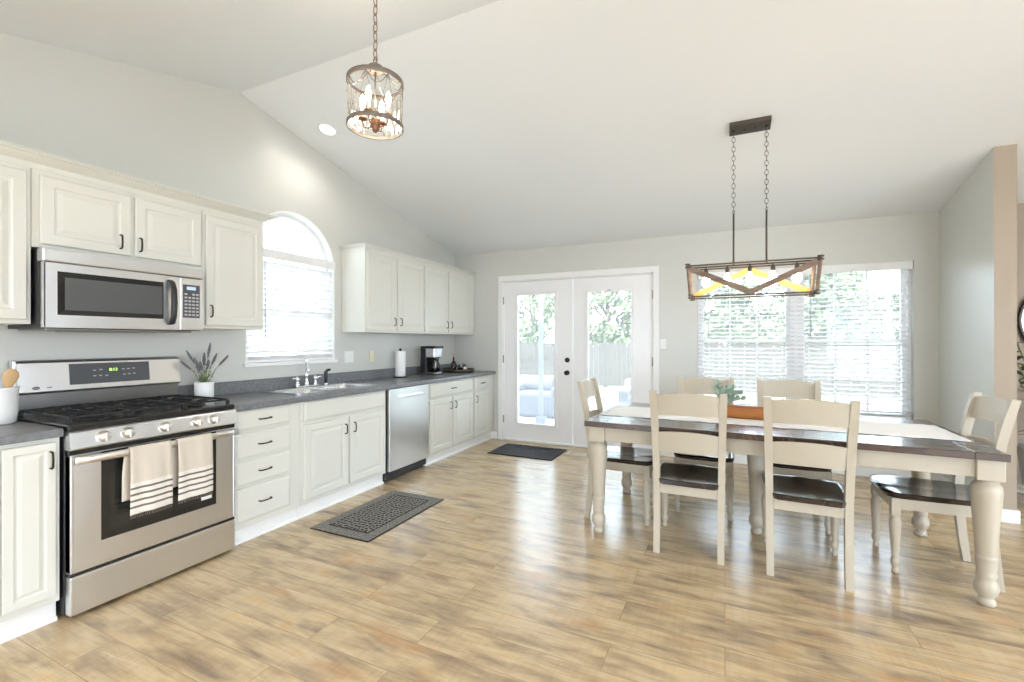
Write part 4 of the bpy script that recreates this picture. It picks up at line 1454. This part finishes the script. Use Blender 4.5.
for i, (x, y, a, lb) in enumerate(chairs):
    c = proto if i == 0 else copy_tree(proto)
    c.location = (x, y, 0)
    c.rotation_euler = (0, 0, a)
    c['label'] = lb

# ---------------------------------------------------------------- on the table
Tm = Matrix.Translation((TX, TY, 0)) @ Matrix.Rotation(TR, 4, 'Z')
t = thing('table_runner', 'long white cloth runner with charcoal stitched edge lying along the dining table', 'table runner', (TX, TY, TH), TR, None, world=False)
mb = MB()
nx, ny = 70, 12
rl, rw = 1.02, .262
def rz_(i, j):
    return .0022 + .0012 * math.sin(i * 1.7 + j) + .001 * math.sin(i * .6 + 2 * j)
vs = [[mb.bm.verts.new((-rl + 2 * rl * i / nx, .01 - rw + 2 * rw * j / ny + .003 * math.sin(i * .9), rz_(i, j))) for j in range(ny + 1)] for i in range(nx + 1)]
for i in range(nx):
    for j in range(ny): mb._q((vs[i][j], vs[i + 1][j], vs[i + 1][j + 1], vs[i][j + 1]), (0, 1, 2, 3), 0, True)
r = mb.build('runner_cloth', M_runner, t)
md = r.modifiers.new('thickness', 'SOLIDIFY'); md.thickness = .0014; md.offset = 1
mb = MB()
mb.slab([(-rl - .003, .01 - rw - .004), (rl + .003, .01 - rw - .004), (rl + .003, .01 + rw + .004), (-rl - .003, .01 + rw + .004)],
        [[(-rl + .004, .01 - rw + .004), (rl - .004, .01 - rw + .004), (rl - .004, .01 + rw - .004), (-rl + .004, .01 + rw - .004)]], lambda a, b, d: (a, b, d), .0004, .0016)
mb.build('stitched_edge', M_fringe, t)

bx0, by0 = .165, 3.60
t = thing('dough_bowl', 'long orange-brown carved wooden dough bowl at the middle of the table runner', 'wooden bowl', (bx0, by0, TH + .006), TR, None, world=False)
mb = MB()
prof = [(.72, 0), (.90, .018), (1.0, .055), (1.02, .070), (.97, .072), (.93, .058), (.80, .028), (.5, .018)]
rings = []
for s_, z in prof:
    ring = []
    for k in range(40):
        a = 2 * PI * k / 40
        ca, sa = math.cos(a), math.sin(a)
        x = .235 * s_ * math.copysign(abs(ca) ** .55, ca)
        y = .085 * s_ * math.copysign(abs(sa) ** .7, sa)
        ring.append((x, y, z + .014 * (abs(x) / .235) ** 3 * (z > .03)))
    rings.append(ring)
mb.loft(rings)
mb.build('bowl_body', M_dough, t)
tv = thing('eucalyptus_sprig', 'pale eucalyptus sprig in a small white vase on the runner, left of the wooden bowl', 'plant', (bx0 - .175, by0 + .130, TH + .006))
c0 = (bx0 - .175, by0 + .130, TH + .006)
mb = MB(); mb.lathe([(.026, 0), (.032, .006), (.034, .04), (.022, .062), (.017, .072), (.020, .080), (.016, .080), (.014, .07)], c0, 20, cap1=False); mb.build('vase', M_white, tv)
ms, ml = MB(), MB()
rd = random.Random(11)
def disc_leaf(mb, c, n, up, r):
    n = Vector(n).normalized(); up = Vector(up)
    a = (up - n * up.dot(n)).normalized(); b = n.cross(a)
    vsx = []
    for k in range(10):
        an = 2 * PI * k / 10
        rr = r * (1 + .25 * math.cos(an))
        vsx.append(mb.bm.verts.new(Vector(c) + a * (rr * math.cos(an) + r * .9) + b * rr * .72 * math.sin(an) + n * (.12 * r * math.sin(an) ** 2)))
    ce = mb.bm.verts.new(Vector(c) + a * r * .9)
    for k in range(10): mb._q((ce, vsx[k], vsx[(k + 1) % 10]), (0, 1, 2), 0, True)
for dx, dy, h in ((-.06, 0, .115), (-.035, .02, .15), (.055, .0, .13), (.09, .01, .09), (.11, -.02, .05), (.02, -.02, .12), (-.02, -.01, .09)):
    p0 = Vector(c0) + Vector((0, 0, .06)); p2 = p0 + Vector((dx, dy, h)); p1 = p0 + Vector((dx * .3, dy * .3, h * .6))
    ms.tube([p0, p1, p2], .0018, 5)
    for k in range(5):
        u = .25 + .75 * k / 4
        c = p0.lerp(p1, min(1, u * 2)) if u < .5 else p1.lerp(p2, (u - .5) * 2)
        for s_ in (-1, 1):
            disc_leaf(ml, c, (rd.uniform(-.8, .8), -1, rd.uniform(-.3, .5)), (s_ * rd.uniform(.5, 1), rd.uniform(-.3, .3), rd.uniform(.1, 1)), rd.uniform(.015, .025))
ms.build('stems', M_stem, tv); ml.build('leaves', M_euca, tv)

# ================================================================ light fixtures
def chain(mb, x, y, z0, z1, lw=.010, lh=.021, r=.0019):
    n = max(2, int((z1 - z0) / (lh * 1.62)))
    for k in range(n):
        zc = z0 + (z1 - z0) * (k + .5) / n
        hh = (z1 - z0) / n * .62
        pts = []
        for j in range(12):
            a = 2 * PI * j / 12
            u = lw * math.cos(a); w = hh * math.sin(a)
            pts.append((x + u, y, zc + w) if k % 2 else (x, y + u, zc + w))
        mb.tube(pts, r, 5, closed=True)
LXc, LYc = .166, 3.79
t = thing('linear_chandelier', 'long rectangular bronze and barn-wood light fixture with five bulbs hanging over the dining table', 'chandelier', (LXc, LYc, 2.9))
zt_, zb_ = 1.885, 1.655
ht, hb = .425, .405          # half length top/bottom
dt, db = .115, .098          # half depth
cnr = lambda sx, sy, top: (LXc + sx * (ht if top else hb), LYc + sy * (dt if top else db), zt_ if top else zb_)
mb = MB()
w = .012
for top in (0, 1):
    for sy in (-1, 1): mb.beam(cnr(-1, sy, top), cnr(1, sy, top), w, w)
    for sx in (-1, 1): mb.beam(cnr(sx, -1, top), cnr(sx, 1, top), w, w)
mb.beam((LXc - ht, LYc, zt_), (LXc + ht, LYc, zt_), .016, .012)
mb.build('metal_frame', M_bronze, t)
for sx in (-1, 1):
    for sy in (-1, 1):
        mb = MB()
        a, b = Vector(cnr(sx, sy, 1)), Vector(cnr(sx, sy, 0))
        mb.beam(a + Vector((-sx * .004, 0, .008)), b + Vector((-sx * .004, 0, -.008)), .016, .020)
        p = mb.build('corner_post', M_barn, t)
        mb = MB()
        for c in (a, b):
            for dz in (-.010, .012):
                mb.lathe([(.006, -.019), (.006, .019)], (c.x - sx * .004, c.y, c.z + dz), 8, axis='x'); mb.lathe([(.006, -.021), (.006, .021)], (c.x - sx * .004, c.y, c.z + dz), 8, axis='y')
        mb.build('bolts', M_bronze, p)
for sy, m_, nm in ((-1, M_barn, 'front_brace'), (1, M_barn_lit, 'rear_brace')):
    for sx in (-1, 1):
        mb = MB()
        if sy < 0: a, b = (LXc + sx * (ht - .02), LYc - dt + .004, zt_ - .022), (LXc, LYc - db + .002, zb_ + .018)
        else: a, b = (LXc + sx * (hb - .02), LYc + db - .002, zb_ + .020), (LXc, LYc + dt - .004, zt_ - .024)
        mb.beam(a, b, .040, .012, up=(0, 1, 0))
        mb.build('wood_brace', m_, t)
for k in range(5):
    x = LXc - .298 + .149 * k
    mb = MB()
    mb.lathe([(.006, .0), (.006, -.014), (.015, -.018), (.016, -.052), (.012, -.056)], (x, LYc, zt_), 14)
    s = mb.build('bulb_socket', M_bronze, t)
    mb = MB()
    mb.lathe([(.011, -.055), (.013, -.068), (.024, -.090), (.030, -.112), (.027, -.134), (.015, -.150), (.003, -.155)], (x, LYc, zt_), 18)
    mb.build('bulb', M_bulb, s)
mb = MB(); mb.box(.030, .302, LYc - .058, LYc + .058, -.030, 0, .003)
pivot = (LXc, LYc)
kc = (RZ - 2.52) / (YB - RY)
for v in mb.bm.verts: v.co.z += ceil_z(LYc) + .0 - (v.co.y - LYc) * kc
cpy = mb.build('ceiling_canopy', M_bronze, t)
for x in (LXc - .108, LXc + .108):
    zc_ = ceil_z(LYc) - .034
    mb = MB(); mb.tube([(x, LYc, zt_), (x, LYc, 2.275)], .0065, 10); mb.build('hanging_rod', M_bronze, t)
    mb = MB(); mb.tube([(x + .008 * math.cos(a), LYc, 2.285 + .010 * math.sin(a)) for a in [2 * PI * k / 10 for k in range(10)]], .002, 5, closed=True)
    chain(mb, x, LYc, 2.29, zc_ - .012, .0115); mb.build('chain', M_bronze, t)
    mb = MB(); mb.lathe([(.010, 0), (.010, -.006), (.004, -.016)], (x, LYc, zc_ + .002), 10); mb.build('canopy_knob', M_black, cpy)
for x in (LXc - .035, LXc + .035):
    mb = MB(); mb.lathe([(.007, 0), (.007, -.006), (.003, -.010)], (x, LYc, ceil_z(LYc) - .031), 10); mb.build('canopy_knob', M_black, cpy)
for k in range(5):
    light('chandelier_bulb_light', 'POINT', (LXc - .298 + .149 * k, LYc, zt_ - .112), 3.0, .03, col=(1, .90, .78))

# drum pendant
PX, PY = -1.60, 1.79
t = thing('drum_pendant', 'cylindrical pewter and ribbed glass pendant light on a chain, top centre-left of the picture', 'pendant light', (PX, PY, 2.7))
R = .136
zT, zB = 2.622, 2.405
mb = MB()
def hoop(z, h, r=R):
    mb.loft([[(PX + rr * math.cos(a), PY + rr * math.sin(a), zz) for a in [2 * PI * k / 40 for k in range(40)]] for rr, zz in ((r - .003, z - h), (r + .003, z - h), (r + .003, z + h), (r - .003, z + h), (r - .003, z - h))], False, False)
hoop(zT, .012)
mb.build('hoop', M_rust, t)
mb = MB(); hoop(zB, .010)
mb.build('hoop', M_rust, t)
mb = MB()
NG = 12
rings = []
nseg = 96
for zz, f in ((zB + .006, 1), (zB + .07, .985), (zB + .14, 1.01), (zT - .01, 1)):
    rings.append([(PX + (R - .006) * f * (1 + .018 * math.sin(a * NG * 2)) * math.cos(a), PY + (R - .006) * f * (1 + .018 * math.sin(a * NG * 2)) * math.sin(a), zz) for a in [2 * PI * k / nseg for k in range(nseg)]])
mb.loft(rings, False, False)
mb.build('ribbed_glass', M_cglass, t)
mb = MB()
for k in range(8):
    a0 = 2 * PI * (k + .5) / 8
    a1 = a0 + 2 * PI / 8
    pts = []
    for j in range(9):
        u = j / 8
        a = a0 + (a1 - a0) * u
        pts.append((PX + (R - .002) * math.cos(a), PY + (R - .002) * math.sin(a), zT - .010 - .055 * math.sin(PI * u)))
    mb.tube(pts, .0022, 5)
    # criss-crossing verticals
    for s_ in (-1, 1):
        mb.tube([(PX + (R - .001) * math.cos(a0 + s_ * .0), PY + (R - .001) * math.sin(a0), zT - .01), (PX + (R - .001) * math.cos(a0 + s_ * .18), PY + (R - .001) * math.sin(a0 + s_ * .18), (zT + zB) / 2), (PX + (R - .001) * math.cos(a0), PY + (R - .001) * math.sin(a0), zB + .01)], .0012, 4)
mb.build('swag_wires', M_rust, t)
mb = MB()
mb.lathe([(.006, 2.725), (.020, 2.715), (.036, 2.706), (.042, 2.698), (.042, 2.680), (.030, 2.676)], (PX, PY, 0), 22)
for k in range(4):
    a = 2 * PI * k / 4 + .4
    ca, sa = math.cos(a), math.sin(a)
    mb.tube([(PX + ca * rr, PY + sa * rr, zz) for rr, zz in ((.030, 2.684), (.050, 2.665), (.078, 2.635), (.11, 2.625), (R, zT))], .0028, 6)
mb.build('top_cap', M_rust, t)
mb = MB()
mb.tube([(PX, PY, 2.68), (PX, PY, 2.43)], .0045, 8)
mb.build('centre_stem', M_rust, t)
mb = MB()
mb.lathe([(.004, 2.372), (.012, 2.378), (.016, 2.388), (.012, 2.394), (.024, 2.400), (.026, 2.422), (.022, 2.428), (.026, 2.436), (.010, 2.446)], (PX, PY, 0), 16)
hub = mb.build('hub', M_copper, t)
for k in range(4):
    a = 2 * PI * k / 4 + .25
    ca, sa = math.cos(a), math.sin(a)
    mb = MB()
    mb.tube([(PX + ca * rr, PY + sa * rr, zz) for rr, zz in ((.015, 2.41), (.040, 2.398), (.062, 2.405), (.070, 2.43), (.070, 2.445))], .0032, 7)
    mb.lathe([(.006, 2.440), (.022, 2.446), (.024, 2.452), (.011, 2.456), (.010, 2.462)], (PX + ca * .070, PY + sa * .070, 0), 14)
    am = mb.build('arm', M_copper, t)
    mb = MB(); mb.lathe([(.009, 2.461), (.009, 2.500), (.006, 2.501)], (PX + ca * .070, PY + sa * .070, 0), 12); mb.build('candle_sleeve', M_white, am)
    mb = MB(); mb.lathe([(.006, 2.500), (.012, 2.515), (.015, 2.532), (.011, 2.552), (.003, 2.572)], (PX + ca * .070, PY + sa * .070, 0), 12); mb.build('bulb', M_bulb, am)
    light('pendant_bulb_light', 'POINT', (PX + ca * .070, PY + sa * .070, 2.535), 2.2, .018, col=(1, .87, .70))
mb = MB()
mb.tube([(PX + .012 * math.cos(a), PY, 2.738 + .016 * math.sin(a)) for a in [2 * PI * k / 12 for k in range(12)]], .0028, 6, closed=True)
chain(mb, PX, PY, 2.745, ceil_z(PY) - .03, .0115, .026, .0024)
mb.build('chain', M_copper, t)
mb = MB(); mb.lathe([(.062, .012), (.062, -.012), (.05, -.022), (.012, -.030), (.006, -.045)], (PX, PY, ceil_z(PY)), 24); mb.build('ceiling_canopy', M_rust, t)

# recessed cans: the one in view, and unseen ones added as fill light
def can(x, y, label, watt, spot=None):
    z = ceil_z(y)
    sl = -(ceil_z(y + .01) - ceil_z(y - .01)) / .02
    t = thing('recessed_light', label, 'ceiling light', (x, y, z), 0, 'recessed ceiling lights')
    mb = MB()
    mb.loft([[(x + r * math.cos(a), y + r * math.sin(a), z - dz - sl * r * math.sin(a)) for a in [2 * PI * k / 28 for k in range(28)]] for r, dz in ((.078, -.001), (.078, .003), (.066, .006), (.060, .002))], False, False)
    mb.build('trim_ring', M_trim, t)
    mb = MB()
    mb.loft([[(x + r * math.cos(a), y + r * math.sin(a), z - dz - sl * r * math.sin(a)) for a in [2 * PI * k / 28 for k in range(28)]] for r, dz in ((.0615, .0025), (.03, .0045), (.002, .005))], False, True)
    mb.build('lens', M_can, t)
    if watt: light('recessed_light_lamp', 'SPOT', (x, y, z - .03), watt, .05, col=(1, .95, .88), spot=2.6)
can(-3.10, 2.875, 'round recessed ceiling light above the arched window, by the sloped ceiling edge', 9)
for x, y in ((-1.9, -.9), (.2, -.9), (2.4, -.9), (-.8, -2.0), (3.4, .8), (3.4, 2.9)):
    can(x, y, 'added round ceiling fill light, unseen behind or beside the camera', 45)

# ================================================================ hall behind the wing wall
t = thing('round_mirror', 'round black-rimmed mirror on the tan hall wall at the right picture edge', 'mirror', (2.68, YB, 1.5))
mb = MB(); mb.tube([(2.68 + .36 * math.cos(a), YB - .02, 1.50 + .36 * math.sin(a)) for a in [2 * PI * k / 48 for k in range(48)]], .014, 8, closed=True); mb.build('rim', M_black, t)
mb = MB(); mb.lathe([(.355, -.012), (.355, -.016), (.34, -.018)], (2.68, YB, 1.5), 48, axis='y'); mb.build('glass', mat('warm_mirror_glass', (.80, .62, .42), .15, 1.0), t)
cx, cy = 2.32, 5.06
t = thing('potted_houseplant', 'tall dark-leaved houseplant in a grey pot, partly cut by the right picture edge', 'potted plant', (cx, cy, .16))
mb = MB(); mb.lathe([(.12, .162), (.14, .17), (.175, .46), (.18, .47), (.165, .47), (.155, .44), (0, .43)], (cx, cy, 0), 28, cap1=False); mb.build('pot', M_greyglaze, t)
ms, ml = MB(), MB(); rd = random.Random(21)
for k in range(9):
    an = 2 * PI * k / 9 + rd.uniform(-.2, .2)
    H = rd.uniform(.35, .95)
    p0 = Vector((cx, cy, .43)); p2 = p0 + Vector((.20 * math.cos(an), .20 * math.sin(an), H)); p1 = (p0 + p2) / 2 + Vector((-.03 * math.cos(an), -.03 * math.sin(an), .05))
    ms.tube([p0, p1, p2], .006, 6)
    for j in range(13):
        u = .2 + .8 * j / 12
        c = p0.lerp(p1, u * 2) if u < .5 else p1.lerp(p2, (u - .5) * 2)
        a2 = rd.uniform(0, 2 * PI)
        leaf(ml, c, (math.cos(a2), math.sin(a2), rd.uniform(-.1, .9)), rd.uniform(.12, .20), rd.uniform(.05, .08), .35, 4)
ms.build('stems', M_stem, t); ml.build('leaves', M_dleaf, t)
t = thing('plant_stand', 'low white plant stand on the hall floor under the grey pot', 'plant stand', (cx, cy, 0))
mb = MB(); mb.box(cx - .19, cx + .19, cy - .17, cy + .17, .125, .160, .004); mb.build('stand_top', M_trim, t)
for sx in (-1, 1):
    for sy in (-1, 1):
        mb = MB(); mb.box(cx + sx * .165 - .018, cx + sx * .165 + .018, cy + sy * .145 - .018, cy + sy * .145 + .018, 0, .126, .002); mb.build('leg', M_trim, t)

# ================================================================ outside
mb = MB(); mb.box(-40, 40, YB + .16, 70, -.35, -.22); struct(mb, 'lawn_ground', M_lawn)
mb = MB(); mb.box(-60, XL - .16, -40, YB + .16, -.352, -.222); mb.box(XL - .16, 60, -40, YR - .16, -.352, -.222); mb.box(XF + .16, 60, YR - .16, YB + .16, -.352, -.222)
struct(mb, 'gravel_ground', mat('pale_gravel', (.42, .42, .42), .9, bump=(40, .4)))  # ground around the house, made grey so its bounce light stays neutral
mb = MB(); mb.box(-5.5, 3.5, YB + .16, 9.6, -.22, -.12)
struct(mb, 'patio_slab', M_concrete)
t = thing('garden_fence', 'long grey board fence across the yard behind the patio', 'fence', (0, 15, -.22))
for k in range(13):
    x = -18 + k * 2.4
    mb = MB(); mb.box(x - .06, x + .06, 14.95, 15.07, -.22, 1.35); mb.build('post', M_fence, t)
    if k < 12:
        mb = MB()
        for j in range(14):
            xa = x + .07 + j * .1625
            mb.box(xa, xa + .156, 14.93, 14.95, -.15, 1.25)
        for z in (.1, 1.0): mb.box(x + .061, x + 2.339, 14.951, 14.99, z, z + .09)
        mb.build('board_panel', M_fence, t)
t = thing('patio_post', 'slim grey patio post seen through the left french door pane', 'post', (-2.905, 7.4, -.12))
mb = MB(); mb.box(-2.94, -2.87, 7.365, 7.435, -.12, 3.4, .006); mb.box(-2.98, -2.83, 7.325, 7.475, -.12, 0, .006); mb.build('shaft', mat('grey_post_paint', (.12, .125, .14), .6), t)
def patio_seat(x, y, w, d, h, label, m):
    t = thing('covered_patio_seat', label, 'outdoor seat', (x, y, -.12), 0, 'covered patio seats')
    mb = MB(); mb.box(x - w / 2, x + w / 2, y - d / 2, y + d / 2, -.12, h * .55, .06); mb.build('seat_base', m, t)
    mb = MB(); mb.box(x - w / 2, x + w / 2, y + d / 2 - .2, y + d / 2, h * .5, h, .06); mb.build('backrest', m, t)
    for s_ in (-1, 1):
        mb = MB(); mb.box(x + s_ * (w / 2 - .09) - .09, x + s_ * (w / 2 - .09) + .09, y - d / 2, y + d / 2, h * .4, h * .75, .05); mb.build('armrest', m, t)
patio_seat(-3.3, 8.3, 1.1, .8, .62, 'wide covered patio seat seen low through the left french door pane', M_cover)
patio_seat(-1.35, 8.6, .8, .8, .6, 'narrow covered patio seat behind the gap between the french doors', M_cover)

def tree(x, y, h, r, seed, label, low=.25, n=2600):
    rd = random.Random(seed)
    t = thing('garden_tree', label, 'tree', (x, y, -.22), 0, 'garden trees behind the fence')
    mb = MB(); mb.tube([(x, y, -.22), (x + .1, y, h * .3), (x, y + .1, h * .7)], [.16, .12, .05], 8)
    for k in range(6):
        a = k * 1.05
        mb.tube([(x, y, h * (.28 + .05 * k)), (x + r * .6 * math.cos(a), y + r * .6 * math.sin(a), h * (.45 + .06 * k))], [.06, .02], 6)
    mb.build('trunk', M_bark, t)
    mb = MB()
    clumps = []
    for k in range(26):
        a, u = rd.uniform(0, 2 * PI), rd.uniform(-1, 1)
        rr = rd.uniform(.3, .85) * r
        s_ = math.sqrt(1 - u * u)
        clumps.append((x + rr * s_ * math.cos(a), y + rr * s_ * math.sin(a), h * (low + (1 - low) * .5) + u * h * (1 - low) * .42, rd.uniform(.25, .45) * r))
    for k in range(n):
        c = clumps[k % 26]
        d = Vector((rd.gauss(0, 1), rd.gauss(0, 1), rd.gauss(0, 1))).normalized() * c[3] * rd.uniform(.5, 1.05)
        p = Vector(c[:3]) + d
        q = Vector((rd.gauss(0, 1), rd.gauss(0, 1), rd.gauss(0, 1))).normalized()
        a_ = q.orthogonal().normalized(); b_ = q.cross(a_)
        s_ = rd.uniform(.08, .17)
        v = [mb.bm.verts.new(p + a_ * s_ * i_ + b_ * s_ * .6 * j_) for i_, j_ in ((-1, 0), (0, -1), (1, 0), (0, 1))]
        mb._q(v, (0, 1, 2, 3))
    mb.build('crown', M_tree, t)
for i, (x, y, h, r, lb) in enumerate([
        (-8.3, 20, 6.0, 1.9, 'leafy tree far left behind the fence, seen through the left french door'),
        (-4.4, 18.5, 5.0, 1.6, 'leafy tree behind the fence, seen through the right french door'),
        (-0.8, 18, 4.6, 1.5, 'leafy tree behind the fence at the left of the dining window'),
        (2.6, 17.3, 4.2, 1.5, 'leafy tree behind the fence at the middle of the dining window'),
        (0.95, 22.5, 3.9, 1.7, 'low bushy tree farther back, between the left and middle trees of the dining window'),
        (4.3, 22, 4.1, 1.7, 'low bushy tree farther back, between the middle and right trees of the dining window'),
        (6.0, 18, 4.8, 1.6, 'leafy tree behind the fence at the right of the dining window')]):
    tree(x, y, h, r, i + 3, lb, low=.12)
